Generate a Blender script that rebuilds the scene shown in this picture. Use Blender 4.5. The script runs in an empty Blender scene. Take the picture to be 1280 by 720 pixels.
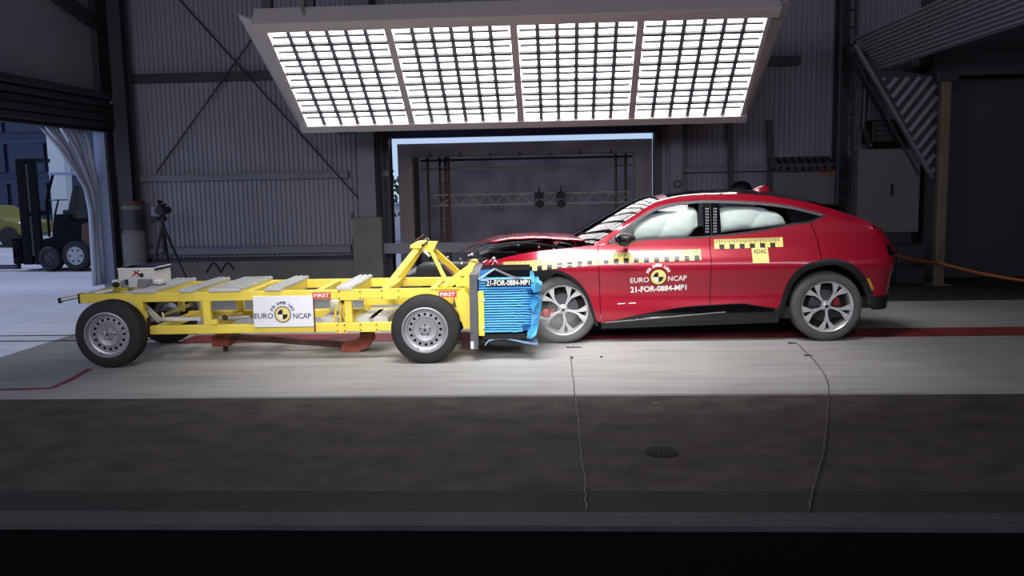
import bpy, bmesh, math, random
import numpy as np
from mathutils import Vector, Matrix
random.seed(7)
SC = bpy.context.scene
COL = SC.collection
R = math.radians

# ------------------------------------------------------------------ camera
FPX = 1100.0; CAMH = 1.72
YAW = R(3.4); PITCH = math.atan(134 / FPX); ROLL = R(-1.15)
cd = bpy.data.cameras.new('camera'); cam = bpy.data.objects.new('camera', cd); COL.objects.link(cam)
cd.sensor_width = 36.0; cd.lens = 36.0 * FPX / 1280.0; cd.clip_start = 0.05; cd.clip_end = 300
CM = Matrix.Rotation(YAW, 3, 'Z') @ Matrix.Rotation(math.pi / 2 - PITCH, 3, 'X') @ Matrix.Rotation(ROLL, 3, 'Z')
cam.matrix_world = Matrix.Translation((0, 0, CAMH)) @ CM.to_4x4()
SC.camera = cam

# ------------------------------------------------------------------ world, sun, lamps, exposure
W = bpy.data.worlds.new('sky'); SC.world = W; W.use_nodes = True
wn = W.node_tree.nodes; wl = W.node_tree.links
bg = wn['Background']; bg.inputs['Strength'].default_value = 0.9
wg = wn.new('ShaderNodeTexCoord'); ws = wn.new('ShaderNodeSeparateXYZ'); wr = wn.new('ShaderNodeValToRGB')
wl.new(wg.outputs['Generated'], ws.inputs[0]); wl.new(ws.outputs['Z'], wr.inputs[0]); wl.new(wr.outputs[0], bg.inputs[0])
wr.color_ramp.elements[0].color = (0.55, 0.72, 1.0, 1); wr.color_ramp.elements[1].color = (0.25, 0.42, 0.95, 1)

def light(name, kind, loc, target, energy, color, **kw):
    l = bpy.data.lights.new(name, kind); l.energy = energy; l.color = color
    for k, v in kw.items(): setattr(l, k, v)
    o = bpy.data.objects.new(name, l); COL.objects.link(o); o.location = loc
    o.rotation_euler = (Vector(target) - Vector(loc)).to_track_quat('-Z', 'Y').to_euler()
    return o
light('sun', 'SUN', (-20, 12, 24), (-20 + 2.22, 12 - 0.35, 24 - 2.75), 2.1, (0.80, 0.90, 1.30), angle=R(0.8))
# the second bank of film lamps, hung from the roof on the camera's side of the track
light('film_lamp_bank', 'AREA', (-0.1, 6.9, 5.1), (-0.1, 9.25, 0.0), 88, (1.0, 0.975, 0.97),
      shape='RECTANGLE', size=4.2, size_y=1.2, spread=R(66))
# added fill light on the camera side, brightens trolley and car flanks
light('added_flank_fill', 'AREA', (-0.8, 1.5, 4.3), (-0.8, 8.9, 0.75), 32, (1.0, 0.98, 0.96), shape='RECTANGLE', size=4.6, size_y=0.9, spread=R(36))
# added fill lights, unseen behind the camera, turned to the back wall
for hx, he in ((-5.5, 170), (-1.0, 130), (4.5, 100)):
    light('added_wall_fill', 'AREA', (hx, -1.5, 4.0), (hx * .8 - .8, 15.5, 2.4), he, (0.90, 0.90, 1.08), shape='RECTANGLE', size=4.0, size_y=1.5)
SC.view_settings.view_transform = 'Standard'; SC.view_settings.look = 'None'
SC.view_settings.exposure = 0.0; SC.view_settings.gamma = 1.0; SC.view_settings.use_curve_mapping = False
SC.cycles.max_bounces = 8; SC.cycles.diffuse_bounces = 3; SC.cycles.transparent_max_bounces = 12
SC.cycles.sample_clamp_indirect = 6.0; SC.cycles.caustics_reflective = False; SC.cycles.caustics_refractive = False

# ------------------------------------------------------------------ measuring helpers
CAMO = Vector((0, 0, CAMH))
def ray(px, py): return CM @ Vector(((px - 640) / FPX, (360 - py) / FPX, -1))
def at(px, py, Y): d = ray(px, py); return CAMO + d * (Y / d.y)
def fl(px, py, z=0.0): d = ray(px, py); return CAMO + d * ((z - CAMH) / d.z)
def onx(px, py, X): d = ray(px, py); return CAMO + d * (X / d.x)
class Frame:
    """a thing's own axes: x along it, d = depth behind its near side plane"""
    def __init__(s, a, b, half):
        s.dir = Vector((b.x - a.x, b.y - a.y, 0)).normalized(); s.n = Vector((-s.dir.y, s.dir.x, 0)); s.half = half
        m = (a + b) / 2; s.c = Vector((m.x, m.y, 0)) + s.n * half; s.rz = math.atan2(s.dir.y, s.dir.x)
    def T(s, px, py, d=0.0):
        p0 = s.c + s.n * (d - s.half); r = ray(px, py)
        p = CAMO + r * ((p0 - CAMO).dot(s.n) / r.dot(s.n))
        return (p - s.c).dot(s.dir), p.z
    def P(s, px, py, d=0.0):
        x, z = s.T(px, py, d); return Vector((x, d - s.half, z))

# ------------------------------------------------------------------ materials
def lin(c):
    return tuple((v / 12.92 if v <= 0.04045 else ((v + 0.055) / 1.055) ** 2.4) for v in c)
def rgb(r, g, b): return lin((r / 255, g / 255, b / 255))
def mat(name, col, rough=0.5, metal=0.0, var=0.0, scale=8.0, bump=0.0, bscale=None, coat=0.0, emit=0.0, stretch=None, col2=None, spec=None, coat_rough=0.03):
    m = bpy.data.materials.new(name); m.use_nodes = True
    n = m.node_tree.nodes; l = m.node_tree.links; b = n['Principled BSDF']
    b.inputs['Base Color'].default_value = (*col, 1); b.inputs['Roughness'].default_value = rough; b.inputs['Metallic'].default_value = metal
    if coat: b.inputs['Coat Weight'].default_value = coat; b.inputs['Coat Roughness'].default_value = coat_rough
    if spec is not None: b.inputs['Specular IOR Level'].default_value = spec
    if emit: b.inputs['Emission Color'].default_value = (*col, 1); b.inputs['Emission Strength'].default_value = emit
    if var or bump:
        tc = n.new('ShaderNodeTexCoord'); mp = n.new('ShaderNodeMapping'); l.new(tc.outputs['Object'], mp.inputs[0])
        if stretch: mp.inputs['Scale'].default_value = stretch
        if var:
            t = n.new('ShaderNodeTexNoise'); t.inputs['Scale'].default_value = scale; t.inputs['Detail'].default_value = 6
            l.new(mp.outputs[0], t.inputs[0])
            r = n.new('ShaderNodeValToRGB'); l.new(t.outputs['Fac'], r.inputs[0]); l.new(r.outputs[0], b.inputs['Base Color'])
            c2 = col2 or tuple(v * (1 + var) for v in col); c1 = tuple(v * (1 - var) for v in col)
            r.color_ramp.elements[0].position = 0.3; r.color_ramp.elements[1].position = 0.7
            r.color_ramp.elements[0].color = (*c1, 1); r.color_ramp.elements[1].color = (*c2, 1)
        if bump:
            t2 = n.new('ShaderNodeTexNoise'); t2.inputs['Scale'].default_value = bscale or scale * 4; t2.inputs['Detail'].default_value = 4
            l.new(mp.outputs[0], t2.inputs[0])
            bp = n.new('ShaderNodeBump'); bp.inputs['Strength'].default_value = bump; bp.inputs['Distance'].default_value = 0.02
            l.new(t2.outputs['Fac'], bp.inputs['Height']); l.new(bp.outputs[0], b.inputs['Normal'])
    return m
def glass(name, tint, refl=1.0, rough=0.02):
    m = bpy.data.materials.new(name); m.use_nodes = True; n = m.node_tree.nodes; l = m.node_tree.links
    n.remove(n['Principled BSDF']); out = n['Material Output']
    tr = n.new('ShaderNodeBsdfTransparent'); tr.inputs[0].default_value = (*tint, 1)
    gl = n.new('ShaderNodeBsdfGlossy'); gl.inputs['Roughness'].default_value = rough
    fr = n.new('ShaderNodeFresnel'); fr.inputs[0].default_value = 1.5
    mx = n.new('ShaderNodeMixShader'); l.new(fr.outputs[0], mx.inputs[0]); l.new(tr.outputs[0], mx.inputs[1]); l.new(gl.outputs[0], mx.inputs[2])
    l.new(mx.outputs[0], out.inputs[0]); return m

def concrete_mat():
    m = mat('concrete', rgb(166, 165, 163), 0.75, bump=0.12, bscale=60, var=0.12, scale=0.9)
    n = m.node_tree.nodes; l = m.node_tree.links; b = n['Principled BSDF']
    tc = n.new('ShaderNodeTexCoord'); mp = n.new('ShaderNodeMapping'); mp.inputs['Scale'].default_value = (0.35, 3.0, 1)
    l.new(tc.outputs['Object'], mp.inputs[0])
    t = n.new('ShaderNodeTexNoise'); t.inputs['Scale'].default_value = 2.2; t.inputs['Detail'].default_value = 8; t.inputs['Roughness'].default_value = 0.65
    l.new(mp.outputs[0], t.inputs[0])
    r = n.new('ShaderNodeValToRGB'); l.new(t.outputs['Fac'], r.inputs[0])
    r.color_ramp.elements[0].position = 0.33; r.color_ramp.elements[1].position = 0.6
    r.color_ramp.elements[0].color = (0.76, 0.755, 0.74, 1); r.color_ramp.elements[1].color = (1, 1, 1, 1)
    old = b.inputs['Base Color'].links[0].from_socket
    mx = n.new('ShaderNodeMix'); mx.data_type = 'RGBA'; mx.blend_type = 'MULTIPLY'; mx.inputs[0].default_value = 0.9
    l.new(old, mx.inputs[6]); l.new(r.outputs[0], mx.inputs[7]); l.new(mx.outputs[2], b.inputs['Base Color'])
    return m

M = {}
M['concrete'] = concrete_mat()
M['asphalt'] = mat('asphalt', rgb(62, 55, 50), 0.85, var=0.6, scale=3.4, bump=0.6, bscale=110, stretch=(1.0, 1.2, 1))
M['shade_cover_dark'] = mat('shade_band_and_cover', rgb(28, 27, 30), 0.85, var=0.3, scale=3, bump=0.5, bscale=120)  # dark tone for the painted shade band, also the manhole cover
M['kerb'] = mat('kerb_concrete', rgb(58, 58, 63), 0.8, var=0.2, scale=3, bump=0.2)
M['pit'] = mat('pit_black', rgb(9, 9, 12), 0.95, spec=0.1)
M['red_line'] = mat('red_line_paint', rgb(128, 44, 46), 0.65, var=0.4, scale=3)
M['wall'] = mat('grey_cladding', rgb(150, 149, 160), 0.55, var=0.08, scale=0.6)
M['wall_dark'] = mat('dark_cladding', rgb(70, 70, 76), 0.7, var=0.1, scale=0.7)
M['steel'] = mat('painted_grey_steel', rgb(122, 122, 132), 0.5, var=0.1, scale=2)
M['steel_dark'] = mat('dark_grey_steel', rgb(52, 52, 58), 0.5, var=0.1, scale=2)
M['plinth'] = mat('cast_concrete', rgb(124, 120, 114), 0.85, var=0.12, scale=3, bump=0.15)
M['black'] = mat('matt_black', rgb(20, 20, 22), 0.6)
M['rubber'] = mat('tyre_rubber', rgb(34, 33, 34), 0.75, var=0.2, scale=12, bump=0.1)
M['rubber_dusty'] = mat('dusty_tyre_rubber', rgb(84, 82, 82), 0.85, var=0.18, scale=7, bump=0.1)
M['gloss_black'] = mat('gloss_black', rgb(10, 10, 13), 0.08, coat=0.5)
M['plastic'] = mat('black_plastic', rgb(26, 26, 28), 0.45)
M['red'] = mat('red_car_paint', rgb(158, 14, 42), 0.30, metal=0.2, coat=1.0, coat_rough=0.11)
M['red_inner'] = mat('red_primer', rgb(120, 18, 32), 0.5)
M['alu'] = mat('bare_aluminium', rgb(208, 210, 210), 0.42, metal=0.3, var=0.08, scale=5, stretch=(1, 6, 1))
M['rim_silver'] = mat('silver_steel_wheel', rgb(176, 176, 180), 0.38, metal=0.55)
M['alloy'] = mat('machined_alloy', rgb(222, 220, 222), 0.3, metal=0.5)
M['chrome'] = mat('chrome', rgb(220, 222, 226), 0.12, metal=1.0)
M['yellow'] = mat('yellow_paint', rgb(240, 216, 84), 0.45, var=0.07, scale=3)
M['decal_yellow'] = mat('pale_yellow_film', rgb(240, 222, 132), 0.4, coat=0.35, coat_rough=0.14)
M['decal_white'] = mat('white_film', rgb(240, 240, 236), 0.4, coat=.5)
M['decal_black'] = mat('black_film', rgb(24, 22, 24), 0.4, coat=0.35, coat_rough=0.14)
M['navy'] = mat('navy_print', rgb(42, 42, 92), 0.5)
M['sign_white'] = mat('white_board', rgb(236, 236, 240), 0.5)
M['label_red'] = mat('red_label', rgb(206, 66, 72), 0.5)
M['blue'] = mat('blue_honeycomb', rgb(72, 166, 220), 0.5, var=0.12, scale=9, stretch=(0.4, 1, 2))
M['blue_dark'] = mat('dark_blue_shade', rgb(26, 92, 150), 0.55)
M['blue_pale'] = mat('pale_blue_sheet', rgb(150, 190, 226), 0.45)
M['trim_grey'] = mat('window_trim_grey', rgb(92, 92, 96), 0.6, spec=0.2)
M['plate_grey'] = mat('dark_steel_plate', rgb(92, 94, 100), 0.5, metal=0.3, var=0.15, scale=6)
M['box_white'] = mat('off_white_box', rgb(222, 218, 212), 0.55)
M['rust'] = mat('rusty_steel', rgb(92, 62, 58), 0.8, var=0.35, scale=9, bump=0.2)
M['orange_rust'] = mat('worn_orange_paint', rgb(150, 76, 60), 0.7, var=0.25, scale=9)
M['panel_white'] = mat('lamp_housing', rgb(204, 196, 192), 0.5)
M['louvre'] = mat('lamp_louvre', rgb(84, 82, 86), 0.5, metal=0.3)
M['lamp'] = mat('glowing_lamp_cell', (1.0, 0.985, 1.0), 0.5, emit=8.0)
M['tube'] = mat('lamp_rib', rgb(134, 134, 142), 0.5)
M['airbag'] = mat('airbag_cloth', rgb(222, 226, 225), 0.8, bump=0.15, bscale=9, var=0.03)
M['glass'] = glass('car_glass', (0.90, 0.96, 0.94))
M['glass_dark'] = glass('dark_tinted_glass', (0.10, 0.11, 0.12))
M['screen_glass'] = glass('windscreen_glass', (0.55, 0.64, 0.62))
M['interior'] = mat('dark_interior', rgb(22, 22, 24), 0.8)
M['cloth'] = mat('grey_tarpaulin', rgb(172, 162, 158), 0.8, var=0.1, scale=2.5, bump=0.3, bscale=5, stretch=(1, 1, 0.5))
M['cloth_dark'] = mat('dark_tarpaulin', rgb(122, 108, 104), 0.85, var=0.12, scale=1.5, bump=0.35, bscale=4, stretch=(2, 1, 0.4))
def translucent(m, amount):
    n = m.node_tree.nodes; l = m.node_tree.links; b = n['Principled BSDF']; t = n.new('ShaderNodeBsdfTranslucent'); x = n.new('ShaderNodeMixShader')
    if b.inputs['Base Color'].is_linked: l.new(b.inputs['Base Color'].links[0].from_socket, t.inputs[0])
    x.inputs[0].default_value = amount; l.new(b.outputs[0], x.inputs[1]); l.new(t.outputs[0], x.inputs[2]); l.new(x.outputs[0], n['Material Output'].inputs['Surface'])
translucent(M['cloth_dark'], .5); translucent(M['cloth'], .25)
M['truss'] = mat('truss_tube', rgb(200, 192, 182), 0.5)
M['truss_brown'] = mat('rusty_scaffold_tube', rgb(112, 86, 72), 0.6)
M['forklift'] = mat('dark_navy_paint', rgb(10, 10, 18), 0.7, spec=0.15)
M['fork_orange'] = mat('dark_orange_paint', rgb(84, 56, 36), 0.6)
M['pale_wheel'] = mat('pale_wheel_paint', rgb(176, 178, 184), 0.5)
M['facade'] = mat('navy_facade', rgb(44, 54, 84), 0.5, var=0.15, scale=0.5)
M['pane'] = mat('window_pane', rgb(30, 40, 68), 0.12, metal=0.2)
M['curtain'] = mat('pale_strip_curtain', rgb(196, 202, 220), 0.5, var=0.06, scale=4, stretch=(4, 4, 0.3))
M['jamb'] = mat('pale_blue_jamb', rgb(150, 160, 186), 0.55)
M['ground'] = mat('yard_paving', rgb(160, 154, 150), 0.85, var=0.15, scale=0.6, stretch=(0.3, 1.6, 1))
M['yellow_dull'] = mat('dull_yellow_paint', rgb(126, 112, 40), 0.5)
M['post'] = mat('ochre_post_paint', rgb(120, 106, 84), 0.6, var=0.15, scale=3)
M['cabinet'] = mat('cabinet_grey', rgb(112, 110, 110), 0.6, var=0.06, scale=2)
M['cable'] = mat('grey_cable', rgb(92, 88, 86), 0.6)
M['orange'] = mat('orange_webbing', rgb(190, 110, 50), 0.6)
M['silver_panel'] = mat('grey_beam_metal', rgb(150, 150, 156), 0.4, metal=0.5, var=0.15, scale=8)
M['red_light'] = mat('red_lamp_lens', rgb(110, 8, 18), 0.15, coat=0.6)
M['amber'] = mat('amber_lens', rgb(210, 150, 60), 0.25)
M['caliper'] = mat('red_caliper', rgb(170, 36, 40), 0.45)
M['wire_red'] = mat('red_wire', rgb(200, 50, 56), 0.5)
M['white_part'] = mat('white_plastic', rgb(214, 214, 214), 0.5)
M['leaf'] = mat('leaf_green', rgb(54, 84, 44), 0.7, var=0.3, scale=4)

# ------------------------------------------------------------------ building helpers
ROOT = {}
def thing(name, label, cat, loc=(0, 0, 0), rz=0.0, group=None, kind=None):
    o = bpy.data.objects.new(name, None); COL.objects.link(o); o.location = loc; o.rotation_euler = (0, 0, rz)
    o.empty_display_size = 0.1
    ROOT[o.name] = (Vector(loc), rz); tag(o, label, cat, group, kind); return o
def tag(o, label=None, cat=None, group=None, kind=None):
    if label: o['label'] = label
    if cat: o['category'] = cat
    if group: o['group'] = group
    if kind: o['kind'] = kind
    return o
def rootof(o):
    while o.parent: o = o.parent
    return o
class MB:
    def __init__(s, local=False): s.v = []; s.f = []; s.local = local
    def add(s, vs, fs):
        k = len(s.v); s.v += [Vector(p) for p in vs]; s.f += [tuple(i + k for i in f) for f in fs]; return s
    def hexa(s, p):  # 4 bottom ccw + 4 top
        return s.add(p, [(3, 2, 1, 0), (4, 5, 6, 7), (0, 1, 5, 4), (1, 2, 6, 5), (2, 3, 7, 6), (3, 0, 4, 7)])
    def box(s, x0, x1, y0, y1, z0, z1):
        x0, x1 = min(x0, x1), max(x0, x1); y0, y1 = min(y0, y1), max(y0, y1); z0, z1 = min(z0, z1), max(z0, z1)
        return s.hexa([(x0, y0, z0), (x1, y0, z0), (x1, y1, z0), (x0, y1, z0), (x0, y0, z1), (x1, y0, z1), (x1, y1, z1), (x0, y1, z1)])
    def bar(s, a, b, w, h=None, up=(0, 0, 1)):
        a = Vector(a); b = Vector(b); h = h or w; d = (b - a).normalized(); u = Vector(up)
        if abs(d.dot(u)) > 0.98: u = Vector((0, 1, 0))
        r = d.cross(u).normalized() * (w / 2); u = r.cross(d).normalized() * (h / 2)
        return s.hexa([a - r - u, a + r - u, b + r - u, b - r - u, a - r + u, a + r + u, b + r + u, b - r + u])
    def tube(s, pts, r, n=8):
        pts = [Vector(p) for p in pts]; rings = []; ref = Vector((0, 0, 1))
        for i, p in enumerate(pts):
            d = (pts[min(i + 1, len(pts) - 1)] - pts[max(i - 1, 0)]).normalized()
            u = ref if abs(d.dot(ref)) < 0.95 else Vector((0, 1, 0))
            a = d.cross(u).normalized(); b = a.cross(d)
            rr = r[i] if isinstance(r, (list, tuple)) else r
            rings.append([p + (a * math.cos(t) + b * math.sin(t)) * rr for t in [2 * math.pi * k / n for k in range(n)]])
        vs = [v for g in rings for v in g]; fs = []
        for i in range(len(pts) - 1):
            for k in range(n): fs.append((i * n + k, i * n + (k + 1) % n, (i + 1) * n + (k + 1) % n, (i + 1) * n + k))
        fs.append(tuple(range(n - 1, -1, -1))); fs.append(tuple((len(pts) - 1) * n + k for k in range(n)))
        return s.add(vs, fs)
    def grid(s, rows, closed=False, flip=False):  # rows of points
        nv = len(rows[0]); vs = [p for r in rows for p in r]; fs = []
        for i in range(len(rows) - 1):
            for j in range(nv if closed else nv - 1):
                q = (i * nv + j, i * nv + (j + 1) % nv, (i + 1) * nv + (j + 1) % nv, (i + 1) * nv + j)
                fs.append(q[::-1] if flip else q)
        return s.add(vs, fs)
    def lathe(s, prof, c, n=32, axis='y'):  # prof: (radius, along)
        rows = []
        for rad, al in prof:
            row = []
            for k in range(n):
                t = 2 * math.pi * k / n; a, b = rad * math.cos(t), rad * math.sin(t)
                row.append((c[0] + a, c[1] + al, c[2] + b) if axis == 'y' else ((c[0] + a, c[1] + b, c[2] + al) if axis == 'z' else (c[0] + al, c[1] + a, c[2] + b)))
            rows.append(row)
        return s.grid(rows, closed=True, flip=(axis == 'z'))
    def prism(s, poly, y0, y1, f=None):  # poly in (x,z), extruded along y
        f = f or (lambda x, y, z: (x, y, z)); n = len(poly)
        vs = [f(x, y0, z) for x, z in poly] + [f(x, y1, z) for x, z in poly]
        fs = [tuple(range(n)), tuple(range(2 * n - 1, n - 1, -1))] + [(i + n, (i + 1) % n + n, (i + 1) % n, i) for i in range(n)]
        return s.add(vs, fs)
    def ball(s, c, rx, ry, rz_, nu=14, nv=8, fn=None):
        rows = []
        for i in range(nv + 1):
            ph = math.pi * i / nv - math.pi / 2
            row = []
            for k in range(nu):
                t = 2 * math.pi * k / nu; p = Vector((math.cos(ph) * math.cos(t), math.cos(ph) * math.sin(t), math.sin(ph)))
                if fn: p = fn(p)
                row.append((c[0] + p.x * rx, c[1] + p.y * ry, c[2] + p.z * rz_))
            rows.append(row)
        return s.grid(rows, closed=True)
    def mesh(s, name, off=None, rz=0.0):
        vs = s.v
        if off is not None:
            m = Matrix.Rotation(-rz, 3, 'Z'); vs = [m @ (p - off) for p in vs]
        me = bpy.data.meshes.new(name); me.from_pydata([tuple(p) for p in vs], [], s.f); me.update(); return me
    def build(s, name, m, parent=None, smooth=False, bevel=0.0, norm=True):
        if parent is not None:
            r = rootof(parent)
            if s.local: off = None; rz = 0
            elif r.name in ROOT: off, rz = ROOT[r.name]
            else: off, rz = r.location.copy(), 0
            me = s.mesh(name, off, rz); o = bpy.data.objects.new(name, me); o.parent = parent
        else:
            xs = [p.x for p in s.v]; ys = [p.y for p in s.v]; zs = [p.z for p in s.v]
            off = Vector(((min(xs) + max(xs)) / 2, (min(ys) + max(ys)) / 2, min(zs)))
            me = s.mesh(name, off); o = bpy.data.objects.new(name, me); o.location = off
        if norm:
            b = bmesh.new(); b.from_mesh(me); bmesh.ops.remove_doubles(b, verts=b.verts, dist=1e-6)
            bmesh.ops.recalc_face_normals(b, faces=b.faces); b.to_mesh(me); b.free()
        me.materials.append(m)
        if smooth:
            me.polygons.foreach_set('use_smooth', [True] * len(me.polygons))
            if smooth != 'all':
                try: me.set_sharp_from_angle(angle=R(smooth if isinstance(smooth, (int, float)) and smooth > 1 else 40))
                except Exception: pass
        COL.objects.link(o)
        if bevel:
            bv = o.modifiers.new('bevel', 'BEVEL'); bv.width = bevel; bv.segments = 2; bv.limit_method = 'ANGLE'
        return o
def dup(o, parent=None, loc=None):
    c = o.copy(); COL.objects.link(c)
    if parent is not None: c.parent = parent
    if loc is not None: c.location = loc
    return c
def dup_tree(o, parent=None):
    c = dup(o, parent)
    for ch in [x for x in list(COL.objects) if x.parent == o]: dup_tree(ch, c)
    return c

TXT = {}
def text_geo(st, bold=0.0):
    key = (st, bold)
    if key in TXT: return TXT[key]
    cu = bpy.data.curves.new('txt', 'FONT'); cu.body = st; cu.size = 1.0; cu.align_x = 'CENTER'; cu.align_y = 'CENTER'; cu.resolution_u = 3; cu.offset = bold
    o = bpy.data.objects.new('txt', cu); COL.objects.link(o); bpy.context.view_layer.update()
    me = o.evaluated_get(bpy.context.evaluated_depsgraph_get()).to_mesh()
    v = [(p.co.x, p.co.y) for p in me.vertices]; f = [tuple(p.vertices) for p in me.polygons]
    bpy.data.objects.remove(o); bpy.data.curves.remove(cu)
    TXT[key] = (v, f); return TXT[key]
def put_text(mb, st, cx, cz, width, height, fn, bold=0.0, rot=0.0, flipped=False):
    """letters laid on the surface y = fn(x, z)"""
    v, f = text_geo(st, bold)
    x0 = min(p[0] for p in v); x1 = max(p[0] for p in v); z0 = min(p[1] for p in v); z1 = max(p[1] for p in v)
    out = []
    for a, b in v:
        u = ((a - x0) / (x1 - x0) - 0.5) * width; w = ((b - z0) / (z1 - z0) - 0.5) * height
        x = cx + u * math.cos(rot) - w * math.sin(rot); z = cz + u * math.sin(rot) + w * math.cos(rot)
        out.append((x, fn(x, z), z))
    mb.add(out, f)
def disc(mb, cx, cz, r, fn, a0=0.0, a1=2 * math.pi, n=32, r0=0.0, nr=5):
    if r0: nr = 1
    for k in range(n):
        t0 = a0 + (a1 - a0) * k / n; t1 = a0 + (a1 - a0) * (k + 1) / n
        for m_ in range(nr):
            ra = r0 + (r - r0) * m_ / nr; rb_ = r0 + (r - r0) * (m_ + 1) / nr
            q = [(cx + ra * math.cos(t0), cz + ra * math.sin(t0)), (cx + rb_ * math.cos(t0), cz + rb_ * math.sin(t0)), (cx + rb_ * math.cos(t1), cz + rb_ * math.sin(t1)), (cx + ra * math.cos(t1), cz + ra * math.sin(t1))]
            if ra == 0: q = q[1:] if False else [q[0], q[1], q[2]]
            mb.add([(x, fn(x, z), z) for x, z in q], [tuple(range(len(q)))])
def pc(pts):
    """smooth monotone curve through points"""
    xs = np.array([p[0] for p in pts], float); ys = np.array([p[1] for p in pts], float)
    h = np.diff(xs); d = np.diff(ys) / h; m = np.zeros(len(xs)); m[0] = d[0]; m[-1] = d[-1]
    for i in range(1, len(xs) - 1):
        m[i] = 0 if d[i - 1] * d[i] <= 0 else 2 * d[i - 1] * d[i] / (d[i - 1] + d[i])
    def f(x):
        x = min(max(x, xs[0]), xs[-1]); i = min(int(np.searchsorted(xs, x, side='right')) - 1, len(h) - 1)
        t = (x - xs[i]) / h[i]; t2 = t * t; t3 = t2 * t
        return float((2 * t3 - 3 * t2 + 1) * ys[i] + (t3 - 2 * t2 + t) * h[i] * m[i] + (-2 * t3 + 3 * t2) * ys[i + 1] + (t3 - t2) * h[i] * m[i + 1])
    return f
def lp(pts):
    xs = [p[0] for p in pts]; ys = [p[1] for p in pts]
    return lambda x: float(np.interp(x, xs, ys))

# ================================================================== THE SETTING
XW = -8.016; YB = 15.5; XR = 9.0; YF = -6.0; ZC = 6.5
floor = thing('floor', 'hall floor of pale concrete strip, asphalt and kerb', None, (0, 0, 0), kind='structure')
def slab(name, m, x0, x1, y0, y1, z0, z1, par=floor): return MB().box(x0, x1, y0, y1, z0, z1).build(name, M[m], par)
slab('concrete_strip', 'concrete', XW, XR, 6.955, 12.07, -0.3, 0.0)
slab('concrete_apron', 'concrete', XW, -2.0, 12.07, YB, -0.3, -0.001)
slab('rear_asphalt', 'asphalt', -2.0, XR, 12.07, YB, -0.3, -0.012)
o = slab('expansion_joint', 'pit', XW, XR, 6.925, 6.955, -0.3, -0.02)
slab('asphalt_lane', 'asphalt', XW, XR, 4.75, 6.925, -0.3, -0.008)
slab('shade_band_strip', 'shade_cover_dark', XW, XR, 4.42, 4.75, -0.3, -0.006)  # dark strip put in for the shaded band before the kerb
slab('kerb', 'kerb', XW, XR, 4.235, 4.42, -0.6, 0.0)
slab('kerb_blackout_sheet', 'pit', XW, XR, 4.22, 4.235, -1.0, -0.028)  # black sheet added so the lit kerb face stays as dark as shade
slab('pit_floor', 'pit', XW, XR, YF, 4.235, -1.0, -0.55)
# painted lines
slab('red_track_stripe', 'red_line', -4.3, XR, 9.40, 9.93, -0.01, 0.003)
mb = MB(); pts = [fl(0, 487), fl(40, 486.5), fl(65, 485), fl(88, 475), fl(112, 461)]
for a, b in zip(pts[:-1], pts[1:]):
    n = Vector((-(b - a).y, (b - a).x, 0)).normalized() * 0.03
    mb.hexa([a - n - Vector((0, 0, .01)), b - n - Vector((0, 0, .01)), b + n - Vector((0, 0, .01)), a + n - Vector((0, 0, .01)), a - n + Vector((0, 0, .003)), b - n + Vector((0, 0, .003)), b + n + Vector((0, 0, .003)), a + n + Vector((0, 0, .003))])
mb.build('red_curved_line', M['red_line'], floor)
for k, yy in enumerate((9.62, 9.98)):
    slab('rail_slot', 'pit', XW, -4.3, yy, yy + 0.05, -0.01, 0.002)

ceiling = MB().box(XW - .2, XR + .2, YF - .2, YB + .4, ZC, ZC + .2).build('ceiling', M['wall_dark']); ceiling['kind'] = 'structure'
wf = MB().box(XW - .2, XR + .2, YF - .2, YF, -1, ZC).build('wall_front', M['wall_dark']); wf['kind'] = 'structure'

# corrugated sheet: real ribs
def corrugated(x0, x1, z0, z1, y, pitch=0.085, depth=0.032):
    mb = MB(); n = max(1, int((x1 - x0) / pitch)); prof = []
    p = (x1 - x0) / n
    for i in range(n):
        a = x0 + i * p; prof += [(a, y), (a + p * .45, y), (a + p * .55, y - depth), (a + p * .9, y - depth)]
    prof += [(x1, y)]
    rows = [[(x, yy, z) for x, yy in prof] for z in (z0, z1)]
    return mb.grid(rows, flip=True)
DX0, DX1, DZ = -3.02, 1.58, 2.50
wb = thing('wall_back', 'grey ribbed sheet wall behind the track', None, (0, YB, 0), kind='structure')
corrugated(XW, DX0, 0.42, ZC, YB).build('ribbed_sheet', M['wall'], wb, norm=False)
corrugated(DX1, 6.0, 0.42, ZC, YB).build('ribbed_sheet', M['wall'], wb, norm=False)
corrugated(DX0, DX1, DZ, ZC, YB).build('ribbed_sheet', M['wall'], wb, norm=False)
MB().box(XW, DX0, YB - .1, YB + .1, -.3, 0.42).build('concrete_base', M['plinth'], wb)
MB().box(DX1, XR, YB - .1, YB + .1, -.3, 0.42).build('concrete_base', M['plinth'], wb)
MB().box(XW, DX0, YB + .04, YB + .14, .42, ZC).box(DX1, XR, YB + .04, YB + .14, .42, ZC).box(DX0, DX1, YB + .04, YB + .14, DZ, ZC).build('outer_sheet', M['wall_dark'], wb)
# right wall, dark boarding
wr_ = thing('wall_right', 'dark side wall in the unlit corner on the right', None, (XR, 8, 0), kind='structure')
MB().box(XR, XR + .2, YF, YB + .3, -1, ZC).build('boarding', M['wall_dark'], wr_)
# left wall with the yard opening
LZ = 2.755
wl_ = thing('wall_left', 'dark left wall panel above the yard opening', None, (XW, 10, 0), kind='structure')
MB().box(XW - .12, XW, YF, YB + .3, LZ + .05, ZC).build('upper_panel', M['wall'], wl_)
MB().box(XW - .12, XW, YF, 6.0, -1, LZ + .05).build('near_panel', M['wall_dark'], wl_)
MB().box(XW - .12, XW, 15.25, YB + .3, -.2, LZ + .05).build('corner_panel', M['wall_dark'], wl_)
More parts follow.
